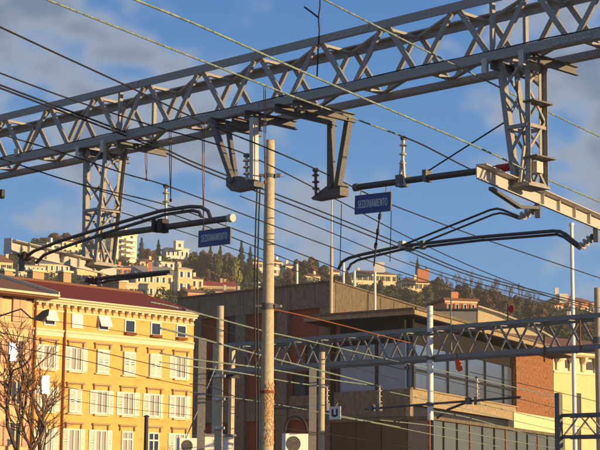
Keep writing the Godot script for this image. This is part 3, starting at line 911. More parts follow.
func hill_houses() -> void:
	var h: Node3D
	# upper row
	h = house("apartment_tower", "tall cream apartment block with balconies on the hill, right of the left pylon", 112, 138, 234, 270, M.cream, M.trim, "flat", 6, 2, 38)
	var d := -h.position.z
	for i in 5:
		var p0 := at_d(130, 240 + i * 5.4, d - 1.2)
		part("balcony", MB.new().box(p0, Vector3(cos(0.66), 0, -sin(0.66)), UP, Vector3(sin(0.66), 0, cos(0.66)), Vector3(4.2, 1.0, 1.6)), M.white_wall, h)
	house("apartment_house", "cream three storey house on the hill behind the left pylon", 60, 86, 242, 262, M.cream, M.roof_brown, "hip", 3, 4, 26)
	house("apartment_house", "narrow white flat roofed house on the brown wooded hill", 46, 60, 244, 262, M.white_wall, M.roof_grey, "flat", 3, 2, 55)
	h = house("villa", "white villa with small square turret among hill trees", 164, 191, 249, 264, M.white_wall, M.trim, "flat", 2, 5, 22)
	d = -h.position.z
	var vt := at_d(178.5, 246, d - 2)
	var tur := part("turret", MB.new().box(vt, Vector3(cos(0.38), 0, -sin(0.38)), UP, Vector3(sin(0.38), 0, cos(0.38)), Vector3(3.0, 3.2, 3.0)), M.white_wall, h)
	part("turret_roof", MB.new().box(vt + UP * 1.7, Vector3(cos(0.38), 0, -sin(0.38)), UP, Vector3(sin(0.38), 0, cos(0.38)), Vector3(3.4, 0.25, 3.4)), M.trim, tur)
	part("turret_window", MB.new().box(vt + Vector3(sin(0.38), 0, cos(0.38)) * 1.5, Vector3(cos(0.38), 0, -sin(0.38)), UP, Vector3(sin(0.38), 0, cos(0.38)), Vector3(0.9, 1.2, 0.1)), M.glass_dark, tur)
	# left edge
	house("hill_house", "orange roofed house at the left edge behind the cross arm", -14, 14, 262, 285, M.cream, M.roof_brown, "hip", 2, 4, 20, -1, 9)
	house("hill_house", "cream house below the orange roofed house at the left edge", -20, 16, 274, 296, M.cream_yellow, M.trim, "flat", 2, 5, 20)
	# mid row above the red roof
	house("hill_house", "long low cream house just above the left end of the red roof", 36, 72, 264, 282, M.cream, M.roof_grey, "gable", 2, 6, 18)
	house("hill_house", "ochre house under the left pylon foot", 74, 108, 262, 284, M.cream_yellow, M.roof_brown, "gable", 2, 5, 22)
	house("hill_house", "orange washed house right of the left pylon foot", 114, 135, 268, 292, M.orange_wall, M.roof_brown, "gable", 3, 3, 24)
	h = house("hill_house", "cream house with long grey roof above the red roof", 132, 176, 274, 298, M.cream_yellow, M.roof_grey, "gable", 2, 6, 20, -1, 9)
	chimney_on(h, 150, 262, 270, 4, M.orange_wall)
	house("hill_house", "tall yellow house with two window columns at right end of red roof", 176, 193, 269, 304, M.cream_yellow, M.trim, "hip", 3, 2, 16, -1, 3, M.white_paint)
	house("hill_house", "small peach house with brown roof behind right end of red roof", 186, 206, 293, 306, M.orange_wall, M.roof_brown, "gable", 1, 2, 30, -1, 5)
	house("hill_house", "low house with long dark red roof below the hill trees", 193, 240, 286, 300, M.trim_dull, M.roof_red, "gable", 1, 6, 12, -1, 6)
	house("hill_house", "wide cream terrace house behind the left channel arm", 16, 46, 266, 280, M.cream, M.roof_grey, "flat", 2, 6, 20)
	house("hill_house", "cream house with brown hip roof right behind the left lattice tower", 84, 110, 252, 268, M.cream, M.roof_brown, "hip", 2, 4, 24, -1, 4)
	house("hill_house", "white house with grey flat roof left of the yellow two-column house", 150, 176, 262, 282, M.white_wall, M.roof_grey, "flat", 3, 4, 26)
	house("hill_house", "low cream flat roofed house just above the red roof middle", 118, 150, 284, 300, M.cream, M.trim, "flat", 1, 4, 18)
	house("hill_house", "narrow pale house above the peach house, right of the yellow one", 190, 204, 279, 300, M.cream, M.roof_brown, "hip", 2, 2, 20, -1, 4)
	house("hill_house", "grey walled house low on the slope left of the concrete pole", 212, 250, 292, 304, M.grey_wall, M.roof_brown, "gable", 1, 5, 14, -1, 4)
	house("hill_house", "ochre house with terracotta roof just left of the white villa", 138, 160, 262, 276, M.cream_yellow, M.roof_brown, "hip", 2, 4, 22, -1, 4)
	house("hill_house", "small white house below the villa, between two trees", 176, 192, 262, 274, M.white_wall, M.roof_brown, "gable", 2, 3, 18, -1, 4)
	house("hill_house", "cream house with brown roof in the trees right of the villa", 206, 222, 272, 284, M.cream, M.roof_brown, "hip", 2, 3, 20, -1, 4)
	house("hill_house", "sandstone house with brown roof below the thin rooftop mast trees", 302, 322, 276, 290, M.cream, M.roof_brown, "hip", 2, 4, 18, -1, 4)
	# behind and right of the concrete pole
	house("hill_house", "small cream house left of the concrete pole top of the hill", 249, 264, 262, 276, M.cream, M.roof_brown, "hip", 2, 3, 20)
	house("hill_house", "white house directly right of the concrete pole", 271, 284, 262, 282, M.white_wall, M.roof_brown, "hip", 3, 2, 24)
	house("hill_house", "cream house with brown roof between pole and dark trees", 284, 299, 266, 286, M.cream, M.roof_brown, "hip", 2, 3, 20)
	house("hill_house", "little cream house with pale gable behind the thin rooftop mast", 327, 341, 272, 284, M.cream, M.roof_brown, "gable", 1, 2, 20)
	# right
	h = house("hill_house", "long sandstone house with square turret on the skyline right of the second sign", 346, 402, 274, 292, M.cream, M.roof_brown, "hip", 2, 8, 14, -1, 5)
	d = -h.position.z
	part("turret", MB.new().box(at_d(379, 268, d - 4), Vector3.RIGHT, UP, Vector3.BACK, Vector3(3.6, 3.6, 3.6)), M.white_wall, h)
	h = house("hill_house", "wide sandstone house with brown roof beside the cypress trees", 398, 436, 282, 300, M.cream, M.roof_brown, "hip", 2, 7, 16, -1, 5)
	d = -h.position.z
	part("turret", MB.new().box(at_d(423, 276, d - 4), Vector3.RIGHT, UP, Vector3.BACK, Vector3(3.8, 4.2, 3.8)), M.orange_wall, h)
	house("hill_house", "orange house half hidden by trees above the dark shed", 458, 474, 291, 304, M.orange_wall, M.roof_brown, "hip", 2, 3, 18)
	h = house("hill_house", "long house with terracotta roof and white chimney at far right skyline", 544, 602, 302, 314, M.orange_wall, M.roof_brown, "hip", 1, 7, 16, -1, 6)
	chimney_on(h, 556.5, 288, 297, 4, M.white_wall)
	chimney_on(h, 563, 294, 300, 8, M.white_wall)
	chimney_on(h, 580, 300, 305, 3, M.roof_brown)
	chimney_on(h, 590, 302, 306, 3, M.roof_brown)
	house("hill_house", "white house below the terracotta roof at the right edge", 560, 606, 318, 330, M.white_wall, M.trim, "flat", 1, 6, 16)

# ================================================================ the near gantry
var GO := Vector3.ZERO
var GN := Vector3.ZERO
func gp(s: float, y: float, w: float) -> Vector3:
	return GO + UD * s + UP * y + GN * w
# point of the sight line on the plane parallel to the gantry, w behind its front face
func gw(px: float, py: float, w: float) -> Vector3:
	return at_plane(px, py, GO + GN * w, GN)
func gs(px: float, py: float, w := 0.0) -> float:
	return (gw(px, py, w) - GO).dot(UD)

func insulator(parent: Node3D, p: Vector3, q: Vector3, rad := 0.085, n := 3, m: Material = null) -> void:
	if m == null: m = M.porcelain
	var o := group_part("insulator", parent)
	var a := (q - p).normalized()
	var L := p.distance_to(q)
	part("core", MB.new().lathe(p, a, [[0.0, 0.0], [0.034, 0.0], [0.034, L], [0.0, L]], 12), m, o)
	for i in n:
		var h := L * (0.26 + 0.52 * i / maxf(1, n - 1))
		part("shed", MB.new().lathe(p + a * h, a, [[0.033, -0.035], [rad, -0.018], [rad, 0.0], [0.033, 0.03]], 14), m, o)
	part("cap", MB.new().lathe(p + a * L, a, [[0.0, -0.05], [0.06, -0.05], [0.075, 0.0], [0.05, 0.03], [0.0, 0.03]], 12), M.steel_dark, o)

func truss(b: Node3D, P: Callable, s_lo: float, s_hi: float, mod: float, s0: float, H: float, Wd: float, ch: float, dg: float, n: Vector3, m: Material) -> void:
	for w in [0.0, Wd]:
		for y in [0.0, H]:
			# chord: an angle section, legs turned into the box
			var iw: float = 1.0 if w == 0.0 else -1.0
			var iy: float = 1.0 if y == 0.0 else -1.0
			var t := ch * 0.16
			part("top_chord" if y > 0.0 else "bottom_chord", MB.new().profile(P.call(s_lo, y, w), P.call(s_hi, y, w), [[-ch * 0.5 * iw, -ch * 0.5 * iy], [ch * 0.5 * iw, -ch * 0.5 * iy], [ch * 0.5 * iw, (-ch * 0.5 + t) * iy], [(-ch * 0.5 + t) * iw, (-ch * 0.5 + t) * iy], [(-ch * 0.5 + t) * iw, ch * 0.5 * iy], [-ch * 0.5 * iw, ch * 0.5 * iy]], UP, n), m, b)
	var k0 := int(ceil((s_lo - s0) / mod))
	var k1 := int(floor((s_hi - s0) / mod)) - 1
	for k in range(k0, k1 + 1):
		var s := s0 + k * mod
		for w in [0.0, Wd]:
			var off: float = 0.012 if w == 0.0 else -0.012
			for h in [[s + mod * 0.06, s + mod * 0.44], [s + mod * 0.94, s + mod * 0.56]]:
				part("diagonal", MB.new().bar(P.call(h[0], ch * 0.42, w + off), P.call(h[1], H - ch * 0.42, w + off), dg, dg * 0.5, n), m, b)
				if w == 0.0 and dg > 0.1:
					var dgn: Node3D = b.get_child(b.get_child_count() - 1)
					for tt in [0.06, 0.12, 0.88, 0.94]:
						var bp: Vector3 = (P.call(h[0], ch * 0.42, w + off) as Vector3).lerp(P.call(h[1], H - ch * 0.42, w + off), tt)
						part("bolt", MB.new().lathe(bp - n * dg * 0.25, -n, [[0.02, 0.0], [0.018, 0.016], [0.0, 0.018]], 6), M.steel_pale, dgn)
		# cross struts and lacing, top and bottom
		part("strut", MB.new().bar(P.call(s + mod * 0.5, H - ch * 0.3, ch * 0.4), P.call(s + mod * 0.5, H - ch * 0.3, Wd - ch * 0.4), dg * 0.8, dg * 0.5), m, b)
		part("strut", MB.new().bar(P.call(s, ch * 0.3, ch * 0.4), P.call(s, ch * 0.3, Wd - ch * 0.4), dg * 0.8, dg * 0.5), m, b)
		part("lacing", MB.new().bar(P.call(s + mod * 0.54, H - ch * 0.34, ch * 0.4), P.call(s + mod * 1.46, H - ch * 0.34, Wd - ch * 0.4), dg * 0.8, dg * 0.4), m, b)
		part("lacing", MB.new().bar(P.call(s + mod * 0.04, ch * 0.34, ch * 0.4), P.call(s + mod * 0.96, ch * 0.34, Wd - ch * 0.4), dg * 0.8, dg * 0.4), m, b)

func hanging_tower(b: Node3D, t_s: Array, t_w: Array, b_s: Array, b_w: Array, y_bot: float) -> void:
	var o := group_part("hanging_tower", b)
	var top := -0.06
	var cs := [[0, 0], [1, 0], [1, 1], [0, 1]]
	var leg_at := func(k: int, t: float) -> Vector3:
		var q = cs[k]
		return gp(lerpf(t_s[q[0]], b_s[q[0]], t), lerpf(top, y_bot, t), lerpf(t_w[q[1]], b_w[q[1]], t))
	for k in 4:
		var q = cs[k]
		var sx := -1.0 if q[0] == 1 else 1.0
		var l := 0.12
		# leg: angle section with its heel outward
		var p: Vector3 = leg_at.call(k, 0.0)
		var e: Vector3 = leg_at.call(k, 1.0)
		var a := (e - p).normalized()
		part("leg", MB.new().bar(p, e, l, 0.014, GN).bar(p + UD * sx * l * 0.45 + GN * (1.0 if q[1] == 0 else -1.0) * l * 0.5, e + UD * sx * l * 0.45 + GN * (1.0 if q[1] == 0 else -1.0) * l * 0.5, 0.014, l, GN), M.steel, o)
	var nb := 4
	for f in 4:
		var g := (f + 1) % 4
		for i in nb:
			var t0 := float(i) / nb
			var t1 := float(i + 1) / nb
			var A: Vector3 = leg_at.call(f if i % 2 == 0 else g, t0)
			var B2: Vector3 = leg_at.call(g if i % 2 == 0 else f, t1)
			part("brace", MB.new().bar(A, B2, 0.05, 0.03, GN if f % 2 == 0 else UD), M.steel, o)
	for t in [0.0, 0.55, 1.0]:
		for f in 4:
			part("tie", MB.new().bar(leg_at.call(f, t), leg_at.call((f + 1) % 4, t), 0.07, 0.07), M.steel, o)
	part("base_plate", MB.new().box((leg_at.call(0, 1.0) + leg_at.call(2, 1.0)) * 0.5 - UP * 0.03, UD, UP, GN, Vector3(absf(b_s[1] - b_s[0]) + 0.12, 0.05, absf(b_w[1] - b_w[0]) + 0.12)), M.steel, o)

func cross_beam(b: Node3D, s: float, w0: float, w1: float, y: float, hgt := 0.18) -> void:
	# channel under the truss, along the tracks' normal
	var t := 0.016
	var f := hgt * 0.45
	part("cross_beam", MB.new().profile(gp(s, y, w0), gp(s, y, w1), [[0.0, -hgt * 0.5], [f, -hgt * 0.5], [f, -hgt * 0.5 + t], [t, -hgt * 0.5 + t], [t, hgt * 0.5 - t], [f, hgt * 0.5 - t], [f, hgt * 0.5], [0.0, hgt * 0.5]], UP, -UD), M.steel_dark, b)

func end_mast(b: Node3D, P: Callable, s: float, H: float, Wd: float, n: Vector3) -> void:
	var o := group_part("end_mast", b)
	var y0: float = -(P.call(s, 0.0, 0.0) as Vector3).y
	for w in [0.0, Wd]:
		for k in [-0.4, 0.4]:
			part("leg", MB.new().bar(P.call(s + k, y0, w), P.call(s + k, H, w), 0.16, 0.16, n), M.steel, o)
	for i in 8:
		var a := lerpf(y0, 0.0, i / 8.0)
		var c := lerpf(y0, 0.0, (i + 1) / 8.0)
		for w in [0.0, Wd]:
			part("brace", MB.new().bar(P.call(s - 0.4, a, w), P.call(s + 0.4, c, w), 0.05, 0.08, n), M.steel, o)
		for k in [-0.4, 0.4]:
			part("brace", MB.new().bar(P.call(s + k, a, 0.0), P.call(s + k, c, Wd), 0.05, 0.08, UD), M.steel, o)

func text_sign(called: String, label: String, p0: Vector3, p1: Vector3, hgt: float, outn: Vector3) -> Node3D:
	# board whose upper edge runs p0 -> p1
	var ax := (p1 - p0).normalized()
	var w := p0.distance_to(p1)
	var up := outn.cross(ax).normalized()
	if up.y < 0: up = -up
	var c := (p0 + p1) * 0.5 - up * hgt * 0.5
	var o := thing(called, label, "sign", c, "blue signs hanging from the tubes")
	part("board", MB.new().box(c, ax, up, outn, Vector3(w, hgt, 0.02)), M.sign_blue, o)
	var rim := MB.new()
	for s in [-1.0, 1.0]:
		rim.box(c + up * s * (hgt * 0.5 + 0.008), ax, up, outn, Vector3(w + 0.03, 0.016, 0.034))
		rim.box(c + ax * s * (w * 0.5 + 0.008), ax, up, outn, Vector3(0.016, hgt - 0.002, 0.032))
	part("rim", rim, M.steel_dark, o)
	var tm := TextMesh.new()
	var f := SystemFont.new()
	f.font_names = PackedStringArray(["Droid Sans"])
	f.font_weight = 700
	tm.font = f
	tm.text = "SEZIONAMENTO"
	tm.font_size = 64
	tm.pixel_size = 0.01
	tm.depth = 0.01
	var bb := tm.get_aabb().size
	tm.material = M.sign_text
	var mi := MeshInstance3D.new()
	mi.name = "lettering"
	mi.mesh = tm
	var sx := w * 0.84 / bb.x
	var sy := hgt * 0.46 / bb.y
	mi.basis = Basis(ax * sx, up * sy, outn)
	mi.position = outn * 0.014
	o.add_child(mi)
	for s in [-0.36, 0.36]:
		part("hanger", MB.new().bar(c + ax * w * s + up * hgt * 0.5, c + ax * w * s + up * (hgt * 0.5 + 0.2), 0.025, 0.012), M.steel_dark, o)
	return o

func near_gantry() -> void:
	GN = Vector3(-UD.z, 0, UD.x)
	if GN.z > 0: GN = -GN
	GO = at_d(300, 98.5, 37.0)
	var H := at_d(300, 46.0, 37.0).y - GO.y
	var Wd := 1.08
	var mod := 1.895
	var s0 := gs(287, 101)
	var b := thing("overhead_line_gantry", "large grey steel lattice gantry spanning the whole sky above the tracks", "gantry", flat(GO))
	truss(b, gp, -12.2, 18.4, mod, s0, H, Wd, 0.185, 0.115, GN, M.steel)
	end_mast(b, gp, 18.0, H, Wd, GN)
	end_mast(b, gp, -12.0, H, Wd, GN)
	for s in [s0 + 3 * mod, s0 - 3 * mod]:
		part("post", MB.new().bar(gp(s, 0.08, 0.0), gp(s, H - 0.08, 0.0), 0.07, 0.1, GN), M.steel, b)
		part("post", MB.new().bar(gp(s, 0.08, Wd), gp(s, H - 0.08, Wd), 0.07, 0.1, GN), M.steel, b)
	# bolted splices in the chords
	for q in [[93.0, 142.0, H], [330.0, 372.0, H], [232.0, 262.0, 0.0], [556.0, 596.0, 0.0]]:
		var sa := gs(q[0], 60.0 if q[2] > 0.0 else 110.0)
		var sb := gs(q[1], 60.0 if q[2] > 0.0 else 110.0)
		var sp := part("splice_plate", MB.new().box(gp((sa + sb) * 0.5, q[2], -0.1), UD, UP, GN, Vector3(sa - sb, 0.14, 0.014)), M.steel, b)
		for i in 9:
			var bs := lerpf(sa - 0.06, sb + 0.06, i / 8.0)
			part("bolt", MB.new().lathe(gp(bs, q[2] + (0.035 if i % 2 == 0 else -0.035), -0.107), -GN, [[0.02, 0.0], [0.018, 0.016], [0.0, 0.018]], 6), M.steel_pale, sp)
	# cable clipped along the front bottom chord
	var cpts := []
	for i in 30: cpts.append(gp(lerpf(17.5, -11.5, i / 29.0), 0.115 + 0.012 * sin(i * 1.9), -0.06))
	part("clipped_cable", MB.new().tube(cpts, 0.014, 6), M.black, b)
	# hanging towers
	var yr := gw(527, 186, 0.3).y - GO.y
	hanging_tower(b, [gs(526, 70), gs(497, 80)], [0.05, 0.6], [gs(527, 185), gs(513, 185)], [0.05, 0.6], yr)
	var yl := gw(100, 264, 0.3).y - GO.y
	hanging_tower(b, [gs(104, 150), gs(83, 160)], [0.05, 0.7], [gs(93, 264), gs(82, 262)], [0.05, 0.64], yl)
	for s in [gs(497, 60) + 0.05, gs(528, 60) - 0.1, gs(112, 140) - 0.35, gs(84, 150)]:
		cross_beam(b, s, -0.16, 1.42, -0.19)
	# clamps on the chord where the tower hangs
	for q in [[485.0, 66.0], [522.0, 58.0], [78.0, 152.0], [103.0, 146.0]]:
		var p := gw(q[0], q[1], -0.12)
		part("clamp", MB.new().box(p, UD, UP, GN, Vector3(0.12, 0.3, 0.08)), M.steel_pale, b)
	# little roof plates on the right tower
	for q in [[538.0, 103.0], [541.0, 158.0]]:
		var p := gw(q[0], q[1], 0.3)
		part("plate", MB.new().box(p, (UD * -0.35 + TD).normalized(), UP, (UD + TD * 0.1).normalized(), Vector3(0.62, 0.03, 0.3)), M.steel_dark, b)
	part("cable_tray", MB.new().box(gw(535, 168, 0.3), UD, UP, GN, Vector3(0.24, 0.22, 0.2)), M.steel_pale, b)
	# drop bracket A (front) and B (behind)
	var ba := group_part("drop_bracket", b)
	var sa0 := gs(219, 118)
	var sa1 := gs(254, 112)
	for s in [sa0, sa1]: cross_beam(b, s, -0.3, 1.3, -0.19, 0.2)
	cross_beam(b, (sa0 + sa1) * 0.5 + 0.1, -0.05, 0.85, -0.2, 0.2)
	var wa := -0.24
	var fa := gw(233, 184, wa)
	part("leg", MB.new().bar(gp(sa0, -0.1, wa), fa + UP * 0.05, 0.11, 0.13, GN), M.steel_dark, ba)
	part("leg", MB.new().bar(gp(sa0 - 0.22, -0.2, wa + 0.3), fa + UP * 0.05 + GN * 0.1, 0.09, 0.1, GN), M.steel_dark, ba)
	part("leg", MB.new().bar(gw(254, 118, wa), gw(254, 180, wa), 0.12, 0.17, GN), M.steel_pale, ba)
	var pa := [gw(226, 186, wa), gw(226, 177, wa), gw(240, 176, wa), gw(254, 181, wa), gw(254, 186, wa), gw(231, 191, wa)]
	part("foot_plate", MB.new().slab(pa, GN * 0.3), M.steel_dark, ba)
	insulator(ba, gw(247, 180, wa - 0.08), gw(246.5, 155, wa - 0.08))
	var bb := group_part("drop_bracket", b)
	var wb := 1.5
	var sb0 := gs(331, 128, wb)
	var sb1 := gs(349, 125, wb)
	for s in [sb0, sb1]: cross_beam(b, s, -0.3, wb + 0.14, -0.19, 0.2)
	part("leg", MB.new().bar(gp(sb0, -0.2, wb), gw(331, 188, wb), 0.12, 0.14, GN), M.steel_dark, bb)
	part("leg", MB.new().bar(gp(sb1, -0.2, wb), gw(338, 186, wb), 0.13, 0.15, GN), M.steel_dark, bb)
	var pb := [gw(311, 198, wb), gw(315, 195, wb), gw(329, 184, wb), gw(340, 183, wb), gw(340, 195, wb), gw(313, 200, wb)]
	part("foot_plate", MB.new().slab(pb, GN * 0.28), M.steel_dark, bb)
	insulator(bb, gw(316, 195, wb - 0.06), gw(315.5, 169.5, wb - 0.06), 0.085, 3, M.porcelain_brown)
	# lamp-like fittings and a rope on the chord
	part("hook", MB.new().box(gw(2, 194, 0.9), UD, UP, GN, Vector3(0.12, 0.24, 0.1)), M.black, b)
	for q in [[17.0, 152.0], [79.0, 156.0]]:
		part("junction_box", MB.new().box(gw(q[0], q[1], -0.14), UD, UP, GN, Vector3(0.13, 0.16, 0.1)), M.steel_pale, b)
	# ---------------- right side: cross arm along the track
	var pr := gw(527, 187, 0.3)
	var yb := pr.y
	var A := at_y(476, 171.5, yb)
	var B2 := at_y(603, 226, yb)
	var ca := thing("channel_arm", "cream lit steel channel arm under the right hanging lattice tower", "bracket", A)
	var hh := 0.27
	var fl := 0.21
	var sidev := (B2 - A).normalized().cross(UP)
	if sidev.x < 0: sidev = -sidev
	var chan := [[0.0, -hh * 0.5], [0.0, hh * 0.5], [fl, hh * 0.5], [fl, hh * 0.5 - 0.018], [0.018, hh * 0.5 - 0.018], [0.018, -hh * 0.5 + 0.018], [fl * 0.3, -hh * 0.5 + 0.018], [fl * 0.3, -hh * 0.5]]
	part("channel", MB.new().profile(A, B2, chan, UP, sidev), M.steel_pale, ca)
	for i in 4:
		var t := 0.46 + i * 0.13
		part("stiffener", MB.new().box(A.lerp(B2, t) + sidev * 0.05, (B2 - A).normalized(), UP, sidev, Vector3(0.02 + 0.03 * (i % 2), hh - 0.05, 0.08)), M.steel_pale, ca)
	var gpl := [at_y(485, 184, yb - 0.05), at_y(533, 203, yb - 0.1), at_y(517, 203, yb - 0.25), at_y(510, 199, yb - 0.2)]
	part("gusset", MB.new().bar(A.lerp(B2, 0.1) - UP * 0.2, A.lerp(B2, 0.3) - UP * 0.34, 0.1, 0.06), M.steel_dark, ca)
	part("gusset", MB.new().bar(A.lerp(B2, 0.3) - UP * 0.34, A.lerp(B2, 0.44) - UP * 0.2, 0.1, 0.06), M.steel_dark, ca)
	part("hanger", MB.new().bar(A.lerp(B2, 0.44) - UP * 0.1, A.lerp(B2, 0.44) - UP * 0.4, 0.1, 0.1), M.steel_dark, ca)
	part("hanger", MB.new().bar(A.lerp(B2, 0.93) - UP * 0.1, A.lerp(B2, 0.93) - UP * 0.42, 0.1, 0.1), M.steel_dark, ca)
	part("strap", MB.new().bar(gw(521, 182, 0.0), gw(524.5, 146, 0.0), 0.05, 0.09, GN), M.porcelain, ca)
	# ---------------- right signal tube with sign
	var wr := 0.3
	var rt := thing("support_tube", "dark horizontal tube with red end joining the right lattice tower", "tube", gw(357, 187, wr))
	part("tube", MB.new().tube([gw(355.5, 187.5, wr), gw(430, 177.5, wr), gw(499, 168.4, wr)], 0.068, 12), M.tube, rt)
	part("red_joint", MB.new().tube([gw(497, 168.7, wr), gw(513, 166.5, wr)], 0.08, 12), M.red, rt)
	part("end_ring", MB.new().tube([gw(354.6, 187.6, wr), gw(359, 187.0, wr)], 0.085, 12), M.steel_dark, rt)
	part("clamp", MB.new().box(gw(427, 176, wr), UD, UP, GN, Vector3(0.1, 0.24, 0.2)), M.steel_dark, rt)
	part("clamp", MB.new().box(gw(402, 181, wr), UD, UP, GN, Vector3(0.2, 0.24, 0.2)), M.steel_dark, rt)
	for s in [-3.0, 3.0]:
		part("saddle_strap", MB.new().bar(gw(402 + s, 186, wr - 0.08), gw(402.5 + s * 0.3, 160, wr - 0.02), 0.03, 0.05, GN), M.steel_pale, rt)
	insulator(rt, gw(402.5, 172, wr), gw(403.5, 137.5, wr), 0.08)
	part("stay_rod", MB.new().tube([gw(428, 171, wr), gw(505, 122, wr)], 0.016, 8), M.wire, rt)
	text_sign("sectioning_sign", "blue SEZIONAMENTO sign hanging from the right tube below the middle of the gantry", gw(356, 196.5, wr + 0.05), gw(391, 192.5, wr + 0.05), 0.37, -GN)
	# ---------------- right cantilevers
	var w1 := (A.lerp(B2, 0.44) - GO).dot(GN)
	var w2 := (A.lerp(B2, 0.93) - GO).dot(GN)
	var cu := thing("upper_cantilever", "pair of thin bent dark tubes on an insulator under the channel arm", "cantilever", gw(403, 245, w1))
	part("tube", MB.new().tube([gw(520, 217, w1), gw(503, 210, w1), gw(497, 208.6, w1), gw(490, 210, w1), gw(440, 230, w1), gw(402, 245.5, w1)], 0.024, 8), M.tube, cu)
	part("tube", MB.new().tube([gw(520, 219, w1 + 0.05), gw(506, 214, w1 + 0.05), gw(500, 213, w1 + 0.05), gw(493, 214.5, w1 + 0.05), gw(437, 237, w1 + 0.05), gw(426, 241.5, w1 + 0.05)], 0.022, 8), M.tube, cu)
	insulator(cu, gw(519, 218.5, w1), gw(536, 208, w1), 0.095)
	var cl := thing("lower_cantilever", "thick twin dark tubes reaching left from the channel arm's end, hooked at the tip", "cantilever", gw(400, 247, w2))
	part("tube", MB.new().tube([gw(581, 247, w2), gw(566, 234.5, w2), gw(560, 231.5, w2), gw(553, 231, w2), gw(480, 237, w2), gw(402, 246, w2), gw(362, 254.5, w2), gw(349, 258, w2), gw(342, 262, w2), gw(338.5, 269, w2)], 0.04, 8), M.tube, cl)
	part("tube", MB.new().tube([gw(580, 249, w2 + 0.08), gw(564, 237, w2 + 0.08), gw(557, 234.4, w2 + 0.08), gw(480, 240.4, w2 + 0.08), gw(402, 249.5, w2 + 0.08), gw(370, 257, w2 + 0.08), gw(358, 260, w2 + 0.08), gw(351, 264, w2 + 0.08), gw(348, 270, w2 + 0.08)], 0.032, 8), M.tube, cl)
	insulator(cl, gw(579, 248.5, w2), gw(593, 236.5, w2), 0.1)
	part("wire_clamp", MB.new().box(gw(402, 244.5, w2 - 0.06), UD, UP, GN, Vector3(0.14, 0.16, 0.12)), M.steel_pale, cl)
	part("wire_clamp", MB.new().box(gw(410, 249, w2 - 0.06), UD, UP, GN, Vector3(0.2, 0.1, 0.12)), M.steel_dark, cl)
	part("wire_clamp", MB.new().box(gw(423, 245, w2 - 0.06), UD, UP, GN, Vector3(0.1, 0.2, 0.12)), M.steel_dark, cl)
	# ---------------- left side
	var pl := gw(100, 266, 0.35)
	var yq := pl.y
	var A2 := at_y(8, 246, yq)
	var B3 := at_y(116, 272, yq)
	var cb := thing("channel_arm", "pale steel channel arm under the left hanging lattice tower", "bracket", A2)
	var sv := (B3 - A2).normalized().cross(UP)
	if sv.x < 0: sv = -sv
	part("channel", MB.new().profile(A2, B3, chan, UP, sv), M.steel_pale, cb)
	part("end_plate", MB.new().box(A2, sv, UP, (B3 - A2).normalized(), Vector3(0.2, 0.36, 0.03)), M.steel_pale, cb)
	part("hanger", MB.new().bar(A2.lerp(B3, 0.12) - UP * 0.1, A2.lerp(B3, 0.12) - UP * 0.5, 0.1, 0.1), M.steel_dark, cb)
	part("hanger", MB.new().bar(A2.lerp(B3, 0.84) - UP * 0.1, A2.lerp(B3, 0.84) - UP * 0.45, 0.1, 0.1), M.steel_dark, cb)
	for i in 5:
		part("stiffener", MB.new().box(A2.lerp(B3, 0.16 + 0.15 * i) + sv * 0.05, (B3 - A2).normalized(), UP, sv, Vector3(0.03, hh - 0.05, 0.08)), M.steel_pale, cb)
	var w3 := (A2.lerp(B3, 0.12) - GO).dot(GN)
	var w4 := (A2.lerp(B3, 0.84) - GO).dot(GN)
	var lt := thing("support_tube", "dark horizontal tube with green joint at the left lattice tower", "tube", gw(231, 218, 0.35))
	part("tube", MB.new().tube([gw(231, 218, 0.35), gw(170, 226.5, 0.35), gw(96, 237, 0.35)], 0.075, 12), M.tube, lt)
	part("green_joint", MB.new().tube([gw(106, 235.4, 0.35), gw(97, 236.8, 0.35)], 0.092, 12), M.green, lt)
	part("end_ring", MB.new().tube([gw(233, 217.8, 0.35), gw(229, 218.2, 0.35)], 0.095, 12), M.steel_pale, lt)
	part("clamp", MB.new().box(gw(163, 226, 0.3), UD, UP, GN, Vector3(0.16, 0.32, 0.22)), M.black, lt)
	part("clamp", MB.new().box(gw(156, 226, 0.3), UD, UP, GN, Vector3(0.1, 0.3, 0.2)), M.black, lt)
	insulator(lt, gw(166, 219, 0.3), gw(166, 185.5, 0.3), 0.085)
	text_sign("sectioning_sign", "blue SEZIONAMENTO sign hanging from the left tube beside the concrete pole", gw(199.5, 231.5, 0.4), gw(230.5, 227.5, 0.4), 0.36, -GN)
	var cu2 := thing("upper_cantilever", "pair of dark tubes rising from left channel arm and hooked above the sign", "cantilever", gw(100, 230, w3))
	part("tube", MB.new().tube([gw(24, 258, w3), gw(34, 251, w3), gw(60, 241, w3), gw(110, 225.5, w3), gw(160, 211, w3), gw(190, 206.6, w3), gw(201, 207, w3), gw(208, 211, w3), gw(210.5, 218, w3)], 0.04, 8), M.tube, cu2)
	part("tube", MB.new().tube([gw(36, 263, w3 + 0.06), gw(44, 255, w3 + 0.06), gw(70, 245, w3 + 0.06), gw(120, 228.5, w3 + 0.06), gw(165, 214.5, w3 + 0.06), gw(192, 210.5, w3 + 0.06), gw(199, 212, w3 + 0.06), gw(201.5, 217, w3 + 0.06)], 0.036, 8), M.tube, cu2)
	insulator(cu2, gw(30, 259, w3), gw(18, 252, w3), 0.1, 3, M.porcelain_brown)
	var cl2 := thing("lower_cantilever", "short dark tubes reaching right below the left lattice tower over the red roof", "cantilever", gw(140, 276, w4))
	part("tube", MB.new().tube([gw(97, 281, w4), gw(104, 278, w4), gw(130, 275, w4), gw(171, 271.5, w4)], 0.045, 8), M.tube, cl2)
	part("tube", MB.new().tube([gw(99, 284, w4 + 0.06), gw(108, 281, w4 + 0.06), gw(134, 277.6, w4 + 0.06), gw(168, 273.5, w4 + 0.06)], 0.035, 8), M.tube, cl2)
	insulator(cl2, gw(100, 281.5, w4), gw(87, 280, w4), 0.1, 3, M.porcelain_brown)
